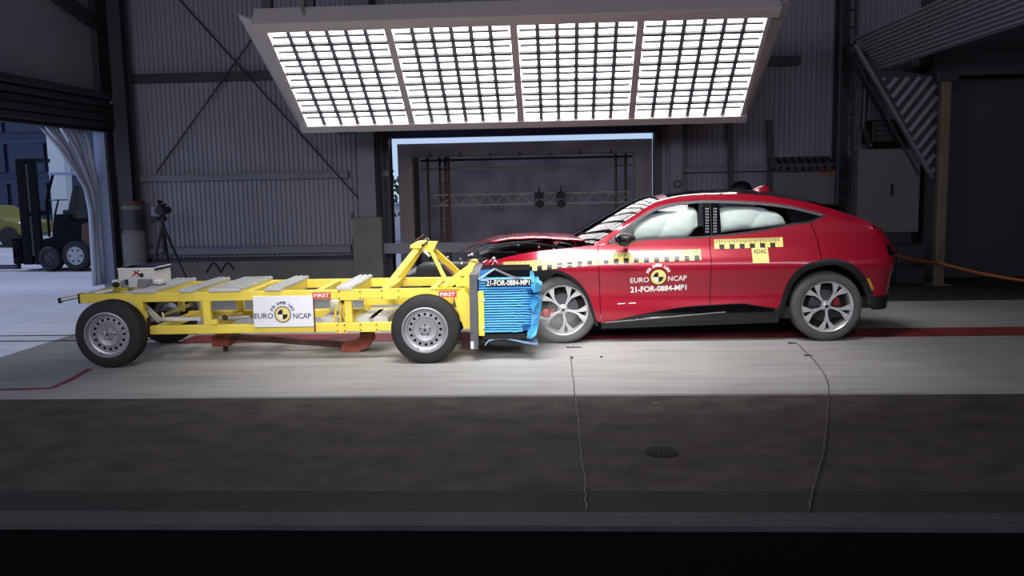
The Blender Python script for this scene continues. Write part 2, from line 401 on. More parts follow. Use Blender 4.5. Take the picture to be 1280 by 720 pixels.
# door_1 the yard opening: roller shutter box, guide, lintel
d1 = thing('door_1', 'wide yard opening with a rolled-up shutter above', None, (XW, 12, 0), kind='structure')
mb = MB()
for k in range(4): MB().box(XW, XW + .16 + .04 * (k % 2), 6.0, 15.2, LZ + .12 * k + .01, LZ + .12 * k + .115).build('shutter_slat', M['steel_dark'], d1, bevel=.015)
MB().box(XW, XW + .3, 6.0, 15.3, LZ + .49, LZ + .60).build('shutter_box', M['steel_dark'], d1, bevel=.02)
MB().box(XW - .02, XW + .1, 6.0, 15.2, LZ - .05, LZ).build('bottom_bar', M['black'], d1)
MB().box(XW - .14, XW + .06, 15.10, 15.3, -.1, LZ).build('door_jamb', M['jamb'], d1)
MB().box(XW + .06, XW + .1, 15.12, 15.28, -.1, LZ).build('guide_rail', M['steel_dark'], d1)
MB().bar((XW + .12, 12.3, 5.05), (XW + .12, 15.35, 4.45), .12, .2).build('raking_beam', M['steel_dark'], wl_)
MB().box(XW, XW + .12, 15.0, 15.45, LZ, ZC).build('corner_post', M['steel_dark'], wl_)
# trims: girts and braces on the back wall
def girt(n, x0, x1, z0, z1, m='steel', dep=.1):
    o = MB().box(x0, x1, YB - .06 - dep, YB - .03, z0, z1).box(x0, x1, YB - .09 - dep, YB - .05 - dep, z1 - .02, z1).build('trim_%d' % n, M[m], bevel=.004); o['kind'] = 'structure'; return o
girt(1, -7.7, -3.75, 1.83, 1.94); girt(2, -7.7, -3.75, .52, .65); girt(3, -7.7, DX0, 3.55, 3.70, 'steel_dark')
girt(4, -3.4, DX0, 1.84, 1.94); girt(5, 2.0, 3.6, 1.80, 1.91); girt(6, 1.7, 4.0, 3.55, 3.7, 'steel_dark'); girt(7, DX0 - .9, DX1 + .6, 2.6, 2.78, 'steel_dark')
girt(8, -7.7, -3.7, .40, .46, 'steel_dark')
for k, (a, b) in enumerate([((225, 0), (450, 250)), ((330, 28), (196, 215))]):
    o = MB().tube([at(*a, YB - .2), at(*b, YB - .2)], .016, 6).build('trim_%d' % (9 + k), M['steel_dark']); o['kind'] = 'structure'
o = MB().bar(at(-40, -60, YB - .2), at(196, 215, YB - .2), .01).v
# door_2: the back opening frame
d2 = thing('door_2', 'back doorway with bright daylight round the grey booth', None, ((DX0 + DX1) / 2, YB, 0), kind='structure')
MB().box(DX0 - .1, DX0, YB - .12, YB + .2, 0, DZ + .1).build('frame_post', M['steel_dark'], d2)
MB().box(DX1, DX1 + .1, YB - .12, YB + .2, 0, DZ + .1).build('frame_post', M['steel_dark'], d2)
MB().box(DX0, DX1, YB - .12, YB + .2, DZ, DZ + .1).build('frame_head', M['navy'], d2)
# guard rail across the booth at low level
p = at(478, 304, YB - .5); q = at(478, 317, YB - .5)
tag(MB().box(-3.08, 1.2, YB - .55, YB - .47, q.z, p.z).build('guard_rail', M['steel'], bevel=.01), 'long grey rail crossing in front of the booth doorway', 'rail')

# yard outside: ground and buildings
g = MB().box(-70, XW, -10, 70, -.5, -.02).box(XW, 60, YB + .15, 70, -.5, -.02).build('ground', M['ground']); g['kind'] = 'structure'

# ================================================================== COLUMNS
def column(label, x0, x1, y, z0, z1, m='steel'):
    t = thing('steel_column', label, 'column', ((x0 + x1) / 2, y, z0))
    MB().box(x0, x1, y - .02, y, z0, z1).build('front_flange', M[m], t)
    MB().box((x0 + x1) / 2 - .01, (x0 + x1) / 2 + .01, y, y + .24, z0, z1).build('web', M[m], t)
    MB().box(x0, x1, y + .24, y + .26, z0, z1).build('rear_flange', M[m], t)
    return t
a = at(440, 272, 15.0); b = at(477, 272, 15.0)
t = thing('concrete_plinth', 'squat square concrete plinth left of the booth doorway', 'plinth', ((a.x + b.x) / 2, 15.15, 0))
MB().box(a.x, b.x, 14.98, 15.36, 0, a.z).build('block', M['plinth'], t, bevel=.015)
MB().box(a.x - .03, a.x + .0, 15.05, 15.1, .5, .8).box(a.x - .03, a.x, 15.05, 15.1, a.z - .05, a.z + .08).build('bracket', M['steel_dark'], t)
column('grey steel column rising from the squat concrete plinth', a.x + .12, b.x - .10, 15.08, a.z, ZC)
tag(MB().tube([(b.x - .03, 15.1, a.z + .002), (b.x - .03, 15.1, ZC)], .035, 8).build('down_pipe', M['black'], None), 'black vertical pipe against the column above the squat plinth', 'pipe')
column('dark steel column in the left back corner behind the tripod', at(147, 200, 15.0).x, at(163, 200, 15.0).x, 15.0, 0, ZC, 'steel_dark')
a = at(143, 250, 14.9); b = at(171, 250, 14.9)
t = thing('column_guard', 'grey round guard sleeve around the foot of the corner column', 'guard', ((a.x + b.x) / 2, 15.1, 0))
rr = (b.x - a.x) / 2
MB().lathe([(rr, 0), (rr, .95)], ((a.x + b.x) / 2, 15.1, 0), 20, 'z').build('sleeve', M['plinth'], t, smooth=True)
MB().lathe([(rr + .01, 1.0), (rr + .01, 1.35)], ((a.x + b.x) / 2, 15.1, 0), 20, 'z').build('dark_band', M['steel_dark'], t, smooth=True)
MB().lathe([(rr * .9, .95), (rr * .9, 1.43), (.02, 1.43)], ((a.x + b.x) / 2, 15.1, 0), 20, 'z').build('inner_sleeve', M['plinth'], t, smooth=True)
MB().lathe([(rr + .008, 1.44), (rr + .008, 1.5)], ((a.x + b.x) / 2, 15.1, 0), 20, 'z').build('warning_ring', M['fork_orange'], t, smooth=True)
a = onx(142, 8, XW + .25)
tag(MB().tube([(XW + .3, 15.2, ZC - .05), (XW + .3, 15.2, 3.4), (XW + .28, 15.15, 3.25), (XW + .18, 15.15, 3.2)], .035, 8).build('drain_pipe', M['steel'], smooth=True), 'thin grey pipe running down the left back corner', 'pipe')
# right-hand columns
c0 = at(838, 200, 15.1); c1 = at(853, 200, 15.1)
column('grey steel column just right of the booth doorway', c0.x, c1.x, 15.1, 0, ZC)
tag(MB().bar(at(913, 150, 15.25), at(914, 250, 15.25), .09, .06).build('conduit', M['steel_dark']), 'slim dark conduit on the ribbed wall above the car roof', 'conduit')
tag(MB().bar(at(962, 150, 15.25), at(964, 238, 15.25), .09, .06).build('conduit', M['steel_dark']), 'slim dark conduit beside the wide grey wall cabinet', 'conduit')
c0 = at(1052, 100, 15.0); c1 = at(1066, 100, 15.0)
column('dark steel column behind the wall ladder', c0.x, c1.x, 15.2, 0, ZC, 'steel_dark')

# ladder
t = thing('wall_ladder', 'dark steel ladder fixed to the wall above the car tail', 'ladder', (at(1057, 200, 14.6).x, 14.6, 1.2))
lx0 = at(1047, 200, 14.6).x; lx1 = at(1066, 200, 14.6).x
for x in (lx0, lx1): MB().box(x - .02, x + .02, 14.58, 14.62, .9, 5.2).build('stile', M['steel_dark'], t)
rg = None
for k in range(15):
    z = 1.05 + .27 * k
    if rg is None: rg = MB().tube([(lx0, 14.6, z), (lx1, 14.6, z)], .017, 6).build('rung', M['steel_dark'], t); z0 = z
    else: dup(rg, t, (0, 0, z - z0))

# wall cabinets on the right
def cabinet(name, label, px0, px1, py0, py1, Y, dep, handle=None, m='cabinet', z0=None):
    a = at(px0, (py0 + py1) / 2, Y); b = at(px1, (py0 + py1) / 2, Y); zt = at((px0 + px1) / 2, py0, Y).z; zb = at((px0 + px1) / 2, py1, Y).z if z0 is None else z0
    t = thing(name, label, 'cabinet', ((a.x + b.x) / 2, Y + dep / 2, zb))
    bd = MB().box(a.x, b.x, Y, Y + dep, zb, zt).build('body', M[m], t, bevel=.01)
    MB().box(a.x + .02, b.x - .02, Y - .02, Y - .002, zb + .02, zt - .02).build('door', M[m], t, bevel=.006)
    if handle:
        h = at(*handle, Y - .03); MB().box(h.x - .02, h.x + .02, Y - .05, Y - .015, h.z - .09, h.z + .09).build('handle', M['black'], t, bevel=.005)
    return t, a, b, zt, zb
t, a, b, zt, zb = cabinet('wall_cabinet', 'wide low grey cabinet on the wall with an orange label', 966, 1044, 211, 250, 14.9, .45, z0=1.0)
MB().box(b.x - .27, b.x + .01, 14.86, 14.88, zt - .10, zt - .01).build('orange_label', M['orange_rust'], t)
t, a, b, zt, zb = cabinet('switch_cabinet', 'tall grey switch cabinet with a black handle behind the car tail', 1072, 1150, 186, 291, 14.4, .4, (1115, 237))
MB().box(a.x + .1, b.x - .1, 14.45, 14.75, 0, zb).build('plinth', M['steel_dark'], t)
a = at(968, 205, 14.8); b = at(1042, 205, 14.8)
t = thing('cable_tray', 'dark cable tray with hanging cables above the wide wall cabinet', 'cable tray', ((a.x + b.x) / 2, 14.95, a.z))
MB().box(a.x, b.x, 14.75, 15.1, a.z - .12, a.z - .09).build('tray_base', M['black'], t)
MB().box(a.x, b.x, 14.74, 14.76, a.z - .12, a.z + .0).build('tray_side', M['steel_dark'], t)
MB().box(a.x, b.x, 15.1, 15.12, a.z - .12, a.z + .12).build('back_rail', M['steel_dark'], t)
for k in range(8):
    x = a.x + .06 + k * (b.x - a.x - .12) / 7
    MB().tube([(x, 14.9, a.z + .09), (x + .04, 14.8, a.z - .02), (x + .02, 14.72, a.z - .09)], .022, 6).build('hanging_cable', M['black'], t)
a = at(1110, 165, 14.6)
t = thing('vent_unit', 'dark vent box with curved ducts above the switch cabinet', 'vent', (a.x, 14.8, a.z))
MB().box(a.x - .25, a.x + .25, 14.6, 15.1, a.z - .17, a.z + .2).build('housing', M['black'], t, bevel=.02)
for k in range(4): MB().box(a.x - .2, a.x + .2, 14.58, 14.61, a.z - .12 + k * .08, a.z - .08 + k * .08).build('louvre_blade', M['steel_dark'], t)
MB().tube([(a.x - .3, 14.75, a.z + 1.4), (a.x - .34, 14.75, a.z + .1), (a.x - .2, 14.75, a.z - .2)], .05, 8).build('duct', M['steel_dark'], t, smooth=True)
a = at(930, 232, 14.5)
t = thing('roof_mounted_beacon', 'dark domed lamp on the wall glimpsed over the car roof', 'lamp', (a.x, 14.8, a.z - .1))
MB().ball((a.x, 14.7, a.z - .06), .17, .14, .14).build('dome', M['black'], t, smooth=True)
MB().box(a.x - .2, a.x + .2, 14.6, 14.85, a.z - .22, a.z - .1).build('base', M['steel_dark'], t)
a = at(847, 230, 15.0)
t = thing('gauge', 'small round gauge on the column right of the doorway', 'gauge', (a.x, 15.05, a.z))
MB().lathe([(.001, 0), (.07, 0), (.07, .06), (.001, .06)], (a.x, 15.0, a.z), 14).build('case', M['steel_dark'], t); MB().lathe([(.001, -.01), (.04, -.01), (.04, .0)], (a.x, 15.0, a.z), 12).build('dial', M['plinth'], t)

# dark corrugated canopy and gusset at upper right
def sheet(p, n, depth, name, m, par, thick=.02):
    """ribbed sheet between p0-p1 (one long edge) and p3-p2, ribs run along p0->p1"""
    p0, p1, p2, p3 = p; nn = (p1 - p0).cross(p3 - p0).normalized() * depth; rows = [[], []]
    for i in range(n):
        for f_, o_ in ((0, 0), (.5, 0), (.6, 1), (.92, 1)):
            t = (i + f_) / n; rows[0].append(p0.lerp(p3, t) + nn * o_); rows[1].append(p1.lerp(p2, t) + nn * o_)
    rows[0].append(p3); rows[1].append(p2)
    return MB().grid(rows).build(name, m, par, norm=False)
t = thing('ribbed_canopy', 'dark ribbed metal canopy slanting across the upper right corner', 'canopy', (6.2, 12, 3.2))
q0 = at(1066, 48, 14.2); q1 = at(1330, -70, 10.2); q2 = at(1330, 14, 10.2); q3 = at(1100, 88, 14.2)
sheet([q0, q1, q2, q3], 11, .05, 'canopy_sheet', M['wall'], t)
sheet([at(1166, 218, 14.2), at(1070, 62, 14.2), at(1104, 86, 14.2), at(1176, 96, 14.2)][::-1], 3, .02, 'back_fill', M['wall_dark'], t)
g0 = at(1068, 56, 14.15); g1 = at(1096, 84, 14.15); g2 = at(1172, 96, 14.15); g3 = at(1165, 222, 14.15)
mbx = MB()
n = 13
for i in range(n):   # slanting ribs of the triangular gusset
    s = (i + .5) / n; lo = g1.lerp(g3, s); hi = g2.lerp(g3, s) if False else None
    # rib starts on the hypotenuse, ends on the top or on the right edge
    st = lo; d = Vector((.62, 0, .78)); 
    tt = min((g2.z - st.z) / d.z if d.z else 9, (g2.x - st.x) / d.x)
    if tt > .03: MB().bar(st, st + d * tt, .06, .05, (0, 1, 0)).build('gusset_rib', M['wall'], t)
MB().bar(g0, g3, .05, .09, (0, 1, 0)).build('edge_angle', M['steel'], t)
MB().bar(g0 + Vector((-.03, .3, .0)), g3 + Vector((-.12, .3, .05)), .03, .2, (0, 1, 0)).build('inner_angle', M['steel_dark'], t)
MB().box(g2.x - .05, XR, 14.2, 14.35, g2.z + .02, g2.z + .35).build('header_beam', M['wall_dark'], t)
MB().box(g2.x + .1, XR, 14.75, 14.85, 0, g2.z + .35).build('rear_boarding', M['wall_dark'], t)
# ochre post
a = at(1172, 356, 13.8); a = fl(1172, 356); tp = at(1181, 98, a.y)
t = thing('ochre_post', 'slim ochre steel post standing on the dark floor right', 'post', (a.x, a.y, 0))
MB().box(a.x - .07, a.x + .07, a.y - .07, a.y + .07, 0, tp.z + .05).build('shaft', M['post'], t, bevel=.015)
MB().box(a.x - .14, a.x + .14, a.y - .14, a.y + .14, 0, .02).build('base_plate', M['post'], t)
MB().box(a.x - .16, a.x + .16, a.y - .1, a.y + .1, tp.z - .06, tp.z + .1).build('head_plate', M['steel_dark'], t, bevel=.01)
# orange barrier rope
p0 = at(1112, 316, 12.9); p1 = at(1172, 328, 13.6); p2 = at(1330, 356, 12.2)
pts = [p0.lerp(p1, k / 6) - Vector((0, 0, .03 * math.sin(math.pi * k / 6))) for k in range(7)] + [p1.lerp(p2, k / 8) - Vector((0, 0, .05 * math.sin(math.pi * k / 8))) for k in range(1, 9)] + [Vector((XR - .06, p2.y - .9, p2.z + .1))]
tag(MB().tube(pts, .022, 6).build('barrier_rope', M['orange'], smooth=True), 'orange barrier rope slung past the ochre post behind the car', 'rope')
tag(MB().box(at(1120, 300, 14).x, at(1155, 300, 14).x, 13.9, 14.2, 0, .62).build('low_cabinet', M['steel_dark'], bevel=.02), 'low dark box on the floor between car tail and ochre post', 'box')

# ================================================================== FABRIC BOOTH in the back doorway
bt = thing('fabric_booth', 'grey tarpaulin booth standing in the back doorway', 'booth', (-.7, 17.3, 0))
BX0, BX1, BY, BZ = -3.03, 1.63, 16.25, 2.43; IX0, IX1, IZ = -2.77, 1.31, 2.20; BYB = 18.5
def ruffle(x0, x1, z0, z1, y, nx, nz, amp, seed):
    rnd = random.Random(seed); ph = [rnd.uniform(0, 6) for _ in range(6)]
    rows = []
    for j in range(nz + 1):
        z = z0 + (z1 - z0) * j / nz
        rows.append([(x, y + amp * (math.sin(x * 9 + z * 2 + ph[0]) * .5 + math.sin(x * 5 - z * 7 + ph[1]) * .4 + math.sin(z * 11 + x * 3 + ph[2]) * .3), z) for x in [x0 + (x1 - x0) * i / nx for i in range(nx + 1)]])
    return MB().grid(rows, flip=True)
ruffle(BX0, IX0, 0, BZ, BY, 6, 40, .014, 1).build('side_curtain', M['cloth'], bt, smooth='all', norm=False)
ruffle(IX1, BX1, 0, BZ, BY, 6, 40, .014, 2).build('side_curtain', M['cloth'], bt, smooth='all', norm=False)
ruffle(IX0, IX1, IZ, BZ, BY, 70, 6, .014, 3).build('top_valance', M['cloth'], bt, smooth='all', norm=False)
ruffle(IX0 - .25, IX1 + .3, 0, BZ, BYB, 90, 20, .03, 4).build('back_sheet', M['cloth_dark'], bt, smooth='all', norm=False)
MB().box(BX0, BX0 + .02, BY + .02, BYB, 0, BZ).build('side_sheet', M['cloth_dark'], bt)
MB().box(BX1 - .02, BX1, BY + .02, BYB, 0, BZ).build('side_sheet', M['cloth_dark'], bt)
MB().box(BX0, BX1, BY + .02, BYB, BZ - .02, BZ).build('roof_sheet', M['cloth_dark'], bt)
MB().box(IX0, IX1, BY + .0, BY + .03, IZ - .02, IZ + .01).box(IX0 - .01, IX0 + .02, BY, BY + .03, 0, IZ).box(IX1 - .02, IX1 + .01, BY, BY + .03, 0, IZ).build('opening_hem', M['plinth'], bt)
for k in range(7):
    x = IX0 + .35 + k * .55
    MB().box(x - .012, x + .012, BY - .02, BY + .03, IZ - .03, IZ + .05).build('tie_clip', M['black'], bt)
# scaffold inside the booth
sf = thing('scaffold_frame', 'dark scaffold frame of upright tubes inside the grey booth', 'scaffold', (-.7, 17.8, 0))
for x in (IX0 + .08, IX0 + .3, IX0 + .42, IX0 + .5, IX1 - .05, IX1 - .25):
    MB().tube([(x, 17.6 + .3 * ((x * 7) % 1), 0), (x, 17.6 + .3 * ((x * 7) % 1), IZ + .1)], .025, 8).build('upright_tube', M['truss_brown'], sf, smooth=True)
MB().tube([(IX0 - .1, 17.95, 1.98), (IX1 + .1, 17.95, 1.98)], .022, 8).build('cross_tube', M['truss'], sf, smooth=True)
MB().tube([(IX0 - .1, 17.95, 2.16), (IX1 + .1, 17.95, 2.16)], .022, 8).build('cross_tube', M['truss_brown'], sf, smooth=True)
for k in range(16):
    z = .15 + k * .13
    MB().tube([(IX0 + .3, 17.75, z), (IX0 + .5, 17.75, z + (.13 if k % 2 else -.0))], .012, 6).build('lacing_tube', M['truss_brown'], sf)
# truss
tr = thing('lighting_truss', 'horizontal silver lattice truss spanning inside the grey booth', 'truss', (-.65, 17.8, 1.25))
zt0, zt1 = 1.25, 1.46
for (y, z) in ((17.72, zt0), (17.72, zt1), (17.95, zt1)):
    MB().tube([(-2.62, y, z), (1.36, y, z)], .019, 8).build('chord', M['truss'], tr, smooth=True)
n = 22
dg = None
for k in range(n):
    x0 = -2.6 + k * 3.94 / n; x1 = x0 + 3.94 / n
    a, b = ((x0, 17.72, zt0), (x1, 17.72, zt1)) if k % 2 else ((x0, 17.72, zt1), (x1, 17.72, zt0))
    MB().tube([a, b], .011, 6).build('lattice_bar', M['truss'], tr)
for i, (px, lab) in enumerate([(674, 'black stage lamp clamped on the truss, the left one'), (701, 'black stage lamp clamped on the truss, the right one')]):
    p = at(px, 250, 17.6)
    s = thing('stage_lamp', lab, 'lamp', (p.x, 17.6, zt0 - .1), group='stage lamps on the booth truss')
    MB().lathe([(.001, -.14), (.06, -.14), (.075, -.02), (.06, .1), (.001, .12)], (p.x, 17.55, 1.42), 14).build('lamp_body', M['black'], s, smooth=True)
    MB().lathe([(.001, -.14), (.06, -.14), (.075, -.02), (.06, .1), (.001, .12)], (p.x + .01, 17.55, 1.25), 14).build('lamp_body', M['black'], s, smooth=True)
    MB().box(p.x - .09, p.x - .075, 17.5, 17.6, 1.2, 1.5).box(p.x + .075, p.x + .09, 17.5, 17.6, 1.2, 1.5).build('yoke', M['black'], s)
    MB().box(p.x - .015, p.x + .015, 17.52, 17.7, 1.49, 1.6).build('clamp', M['black'], s)
# a shrub and a pale hut seen through the gap beside the booth
sh = MB()
rnd = random.Random(5)
for k in range(160):
    c = Vector((-4.2 + rnd.gauss(0, .28), 24 + rnd.gauss(0, .25), 1.55 + rnd.gauss(0, .3))); a = Vector((rnd.gauss(0, 1), rnd.gauss(0, 1), rnd.gauss(0, 1))).normalized() * .11; b = a.cross(Vector((.3, .8, .2))).normalized() * .06
    sh.add([c - a, c + b, c + a, c - b], [(0, 1, 2, 3)])
t = thing('shrub', 'green shrub glimpsed in the daylight gap left of the booth', 'shrub', (-4.2, 24, 0))
sh.build('foliage', M['leaf'], t, norm=False); MB().tube([(-4.2, 24, 0), (-4.2, 24, 1.5)], [.05, .02], 6).build('stem', M['rust'], t)
t = thing('garden_hut', 'pale hut glimpsed in the daylight gap left of the booth', 'hut', (-4.6, 27, 0))
MB().box(-6.2, -3.0, 26, 28, 0, 1.05).build('hut_wall', M['box_white'], t); MB().box(-6.4, -2.9, 25.9, 28.2, 1.05, 1.12).build('hut_roof', M['jamb'], t)

# ================================================================== LEFT: yard, forklift, tripod, curtain
t = thing('office_building', 'dark blue glazed building across the yard', 'building', (-22, 34, 0))
MB().box(-48, -9, 34.0, 40, 0, 12).build('wall', M['facade'], t)
pane = None
for i in range(14):
    for j in range(6):
        x = -31.5 + i * 1.62; z = .9 + j * 1.55
        if pane is None: pane = MB().box(x, x + 1.45, 33.86, 33.92, z, z + 1.2).build('window_pane', M['pane'], t); px_, pz_ = x, z
        else: dup(pane, t, (x - px_, 0, z - pz_))
for j in range(7): MB().box(-48, -9, 33.8, 34.0, .45 + j * 1.55, .60 + j * 1.55).build('sill_band', M['facade'], t)
a = at(74, 200, 30)
t = thing('pale_pillar', 'pale square pillar standing in the yard behind the forklift', 'pillar', (a.x, 30, 0))
MB().box(a.x - .28, a.x + .28, 29.8, 30.2, 0, 6).build('shaft', M['box_white'], t); MB().box(a.x - .4, a.x + .4, 29.7, 30.3, 0, .3).build('foot', M['box_white'], t)
# yellow vehicle far left
a = at(2, 275, 27)
t = thing('yellow_car', 'low yellow car parked across the yard left of the forklift', 'car', (a.x, 27, 0))
gz = .0; cx = a.x
MB().prism([(cx - 1.9, .35), (cx + 1.15, .35), (cx + 1.2, .7), (cx + .5, .88), (cx - .1, 1.25), (cx - 1.3, 1.28), (cx - 1.85, .9)], 26.3, 27.9).build('body', M['yellow_dull'], t, bevel=.05)
MB().prism([(cx - 1.25, .9), (cx + .3, .9), (cx - .12, 1.2), (cx - 1.2, 1.22)], 26.27, 26.3).build('window', M['pane'], t)
for x in (cx - 1.25, cx + .65): MB().lathe([(.001, 0), (.2, 0), (.31, .02), (.31, .2), (.001, .2)], (x, 26.25, .31), 18).build('wheel', M['rubber'], t, smooth=True)
MB().ball((cx + 1.05, 26.35, .72), .09, .06, .05, 10, 6).build('headlamp', M['sign_white'], t)
# forklift (faces left)
fkF = Frame(fl(20, 339), fl(118, 338.2), .5)
ft = thing('forklift', 'dark navy forklift parked in the yard outside the opening', 'forklift', fkF.c, fkF.rz)
fk = fkF.P
def fbox(px0, px1, py0, py1, d0, d1):
    ym = (py0 + py1) / 2; a = fk(px0, ym, d0); b = fk(px1, ym, d0); a.z = fk(px0, py1, d0).z; b.z = fk(px1, py0, d0).z; return MB(True).box(a.x, b.x, a.y, a.y + d1 - d0, a.z, b.z)
for d in (.1, .55):
    fbox(24, 35, 198, 331, d, d + .10).build('outer_mast_rail', M['forklift'], ft, bevel=.01)
    fbox(38.5, 48, 200, 331, d, d + .08).build('inner_mast_rail', M['forklift'], ft, bevel=.01)
    fbox(35.5, 38.5, 205, 320, d + .02, d + .05).build('hydraulic_ram', M['steel_dark'], ft)
fbox(24, 42, 198, 203, .1, .65).build('mast_top_bar', M['forklift'], ft)
fbox(28, 46, 264, 270, .12, .62).build('mast_cross_bar', M['forklift'], ft)
for y in (302, 322): fbox(17, 24, y, y + 8, .1, .95).build('fork_carriage', M['forklift'], ft)
for d in (.2, .7):
    a = fk(22, 334, d); MB(True).box(a.x - 1.1, a.x, a.y, a.y + .12, .03, .07).box(a.x - .05, a.x, a.y, a.y + .12, .03, .5).build('fork', M['steel_dark'], ft)
for px in (16, 20, 24): fbox(px, px + 2, 298, 330, .12, .9).build('load_rest_bar', M['forklift'], ft)
# body
pl = [(50, 330), (50, 300), (66, 296), (68, 268), (84, 268), (90, 290), (108, 282), (124, 284), (126, 330)]
MB(True).prism([(fk(*q, .15).x, fk(*q, .15).z) for q in pl], fk(0, 0, .12).y, fk(0, 0, .9).y).build('chassis', M['forklift'], ft, bevel=.02)
MB(True).prism([(fk(*q, .1).x, fk(*q, .1).z) for q in [(102, 300), (102, 280), (118, 276), (128, 284), (128, 325), (118, 325)]], fk(0, 0, .08).y, fk(0, 0, .95).y).build('counterweight', M['fork_orange'], ft, bevel=.03)
for d in (.15, .85):
    MB(True).tube([fk(62, 296, d), fk(58, 252, d), fk(66, 218, d)], .03, 6).build('front_pillar', M['forklift'], ft, smooth=True)
    MB(True).tube([fk(116, 285, d), fk(110, 240, d), fk(104, 218, d)], .03, 6).build('rear_pillar', M['forklift'], ft, smooth=True)
fbox(60, 108, 214, 219, .1, .92).build('overhead_guard', M['jamb'], ft, bevel=.01)
fbox(78, 94, 262, 275, .3, .75).build('seat', M['black'], ft, bevel=.03)
MB(True).prism([(fk(*q, .4).x, fk(*q, .4).z) for q in [(88, 262), (94, 232), (101, 232), (97, 264)]], fk(0, 0, .3).y, fk(0, 0, .72).y).build('seat_back', M['black'], ft, bevel=.03)
w = fk(73, 250, .5); MB(True).tube([w, w + Vector((-.12, 0, -.35))], .02, 6).lathe([(.17, -.012), (.19, 0), (.17, .012), (.155, 0), (.17, -.012)], w, 18, 'z').build('steering_wheel', M['black'], ft)
for (px, py, rw, d) in ((94, 320.5, 17.5, .0), (61, 324, 14, .02), (94, 320.5, 17.5, .78), (61, 324, 14, .78)):
    c = fk(px, py, d); e = fk(px + rw, py, d); r = e.x - c.x; c.z = r
    wh = MB(True).lathe([(r * .62, 0), (r * .92, 0), (r, .03), (r, .19), (r * .92, .22), (.001, .22)], c, 26).build('wheel', M['rubber'], ft, smooth=True)
    MB(True).lathe([(.001, -.0), (r * .2, -.01), (r * .25, .015), (r * .58, .03), (r * .63, .0), (r * .65, .02)], c, 24).build('wheel_rim', M['pale_wheel'] if px > 70 else M['steel_dark'], wh, smooth=True)
    for k in range(6):
        an = k * math.pi / 3; cc = c + Vector((math.cos(an) * r * .4, .005, math.sin(an) * r * .4)); MB(True).lathe([(.001, 0), (.02, 0), (.02, .03)], cc, 8).build('wheel_nut', M['steel_dark'], wh)
# strip curtain gathered at the jamb
cu = thing('strip_curtain', 'pale blue strip curtain gathered against the yard door jamb', 'curtain', (XW, 14.7, 0))
cuX = XW - .14
for k in range(9):
    y0 = 13.55 + .16 * k; top = Vector((cuX, y0, LZ - .03)); 
    f_ = k / 8; pts_t = []
    for j in range(9):
        u = j / 8; z = LZ - .03 - u * (LZ - .08); yy = y0 + (14.80 + .035 * k - y0) * min(1, u * 2.4) ** .8
        pts_t.append((yy, z, .03 * math.sin(k * 1.7 + u * 3)))
    rows = [[(cuX + o_ , y - .075, z), (cuX + o_ + .03, y, z), (cuX + o_, y + .075, z)] for y, z, o_ in pts_t]
    o = MB().grid(rows).build('curtain_strip', M['curtain'], cu, smooth='all', norm=False)
    sm = o.modifiers.new('thickness', 'SOLIDIFY'); sm.thickness = .004
MB().tube([(cuX, 13.4, LZ - .02), (cuX, 15.1, LZ - .02)], .02, 6).build('curtain_rail', M['steel'], cu)

# tripod and camera
a = fl(218, 347); TY = 14.2
hd = at(203, 279, TY); tp_ = thing('camera_tripod', 'black tripod standing by the ribbed wall', 'tripod', (hd.x, TY, 0))
hub = Vector((hd.x, TY, hd.z - .02))
for (px, py, yy) in ((183, 342, TY - .25), (240, 349, TY - .3), (214, 338, TY + .5)):
    f_ = at(px, py, yy); f_.z = 0.0
    mid = hub.lerp(f_, .55)
    lg = MB().tube([hub, mid], .024, 8).build('leg', M['black'], tp_, smooth=True)
    MB().tube([mid, f_ + Vector((0, 0, .03))], .016, 8).build('lower_leg', M['black'], lg, smooth=True)
    MB().tube([hub + Vector((0, 0, -.45)), hub.lerp(f_, .45)], .009, 6).build('spreader_arm', M['black'], lg)
    MB().ball(f_ + Vector((0, 0, .02)), .03, .03, .02, 8, 4).build('rubber_foot', M['rubber'], lg)
MB().tube([hub + Vector((0, 0, -.5)), hub + Vector((0, 0, .1))], .025, 8).build('centre_column', M['black'], tp_, smooth=True)
MB().box(hub.x - .06, hub.x + .06, TY - .06, TY + .06, hub.z + .06, hub.z + .13).build('pan_head', M['black'], tp_, bevel=.01)
MB().tube([hub + Vector((-.05, 0, .1)), hub + Vector((-.22, -.05, .0))], .012, 6).build('pan_handle', M['black'], tp_)
vc = thing('video_camera', 'grey and black video camera mounted on the tripod', 'camera', (hub.x, TY, hub.z + .13))
z = hub.z + .13
MB().box(hub.x - .14, hub.x + .0, TY - .08, TY + .15, z + .0, z + .17).build('camera_body', M['steel'], vc, bevel=.012)
MB().lathe([(.001, -.22), (.075, -.22), (.08, -.1), (.06, 0), (.06, .12)], (hub.x + .06, TY, z + .1), 18).build('lens', M['black'], vc, smooth=True)
MB().box(hub.x - .05, hub.x + .05, TY - .03, TY + .1, z + .17, z + .21).build('top_handle', M['black'], vc, bevel=.008)
MB().ball((hub.x - .02, TY, z + .24), .04, .05, .03, 10, 6).build('microphone', M['black'], vc, smooth=True)
MB().box(hub.x - .14, hub.x - .04, TY - .1, TY - .05, z - .07, z - .0).build('battery', M['black'], vc)
# coiled cable on the floor beyond the trolley
pts = [at(258 + k * 2.0, 341 - 12 * abs(math.sin(k * .35)), YB - .115) for k in range(18)]
tag(MB().tube(pts, .014, 6).build('cable_loops', M['black'], smooth=True), 'black cable loops in front of the wall base beyond the trolley', 'cable')

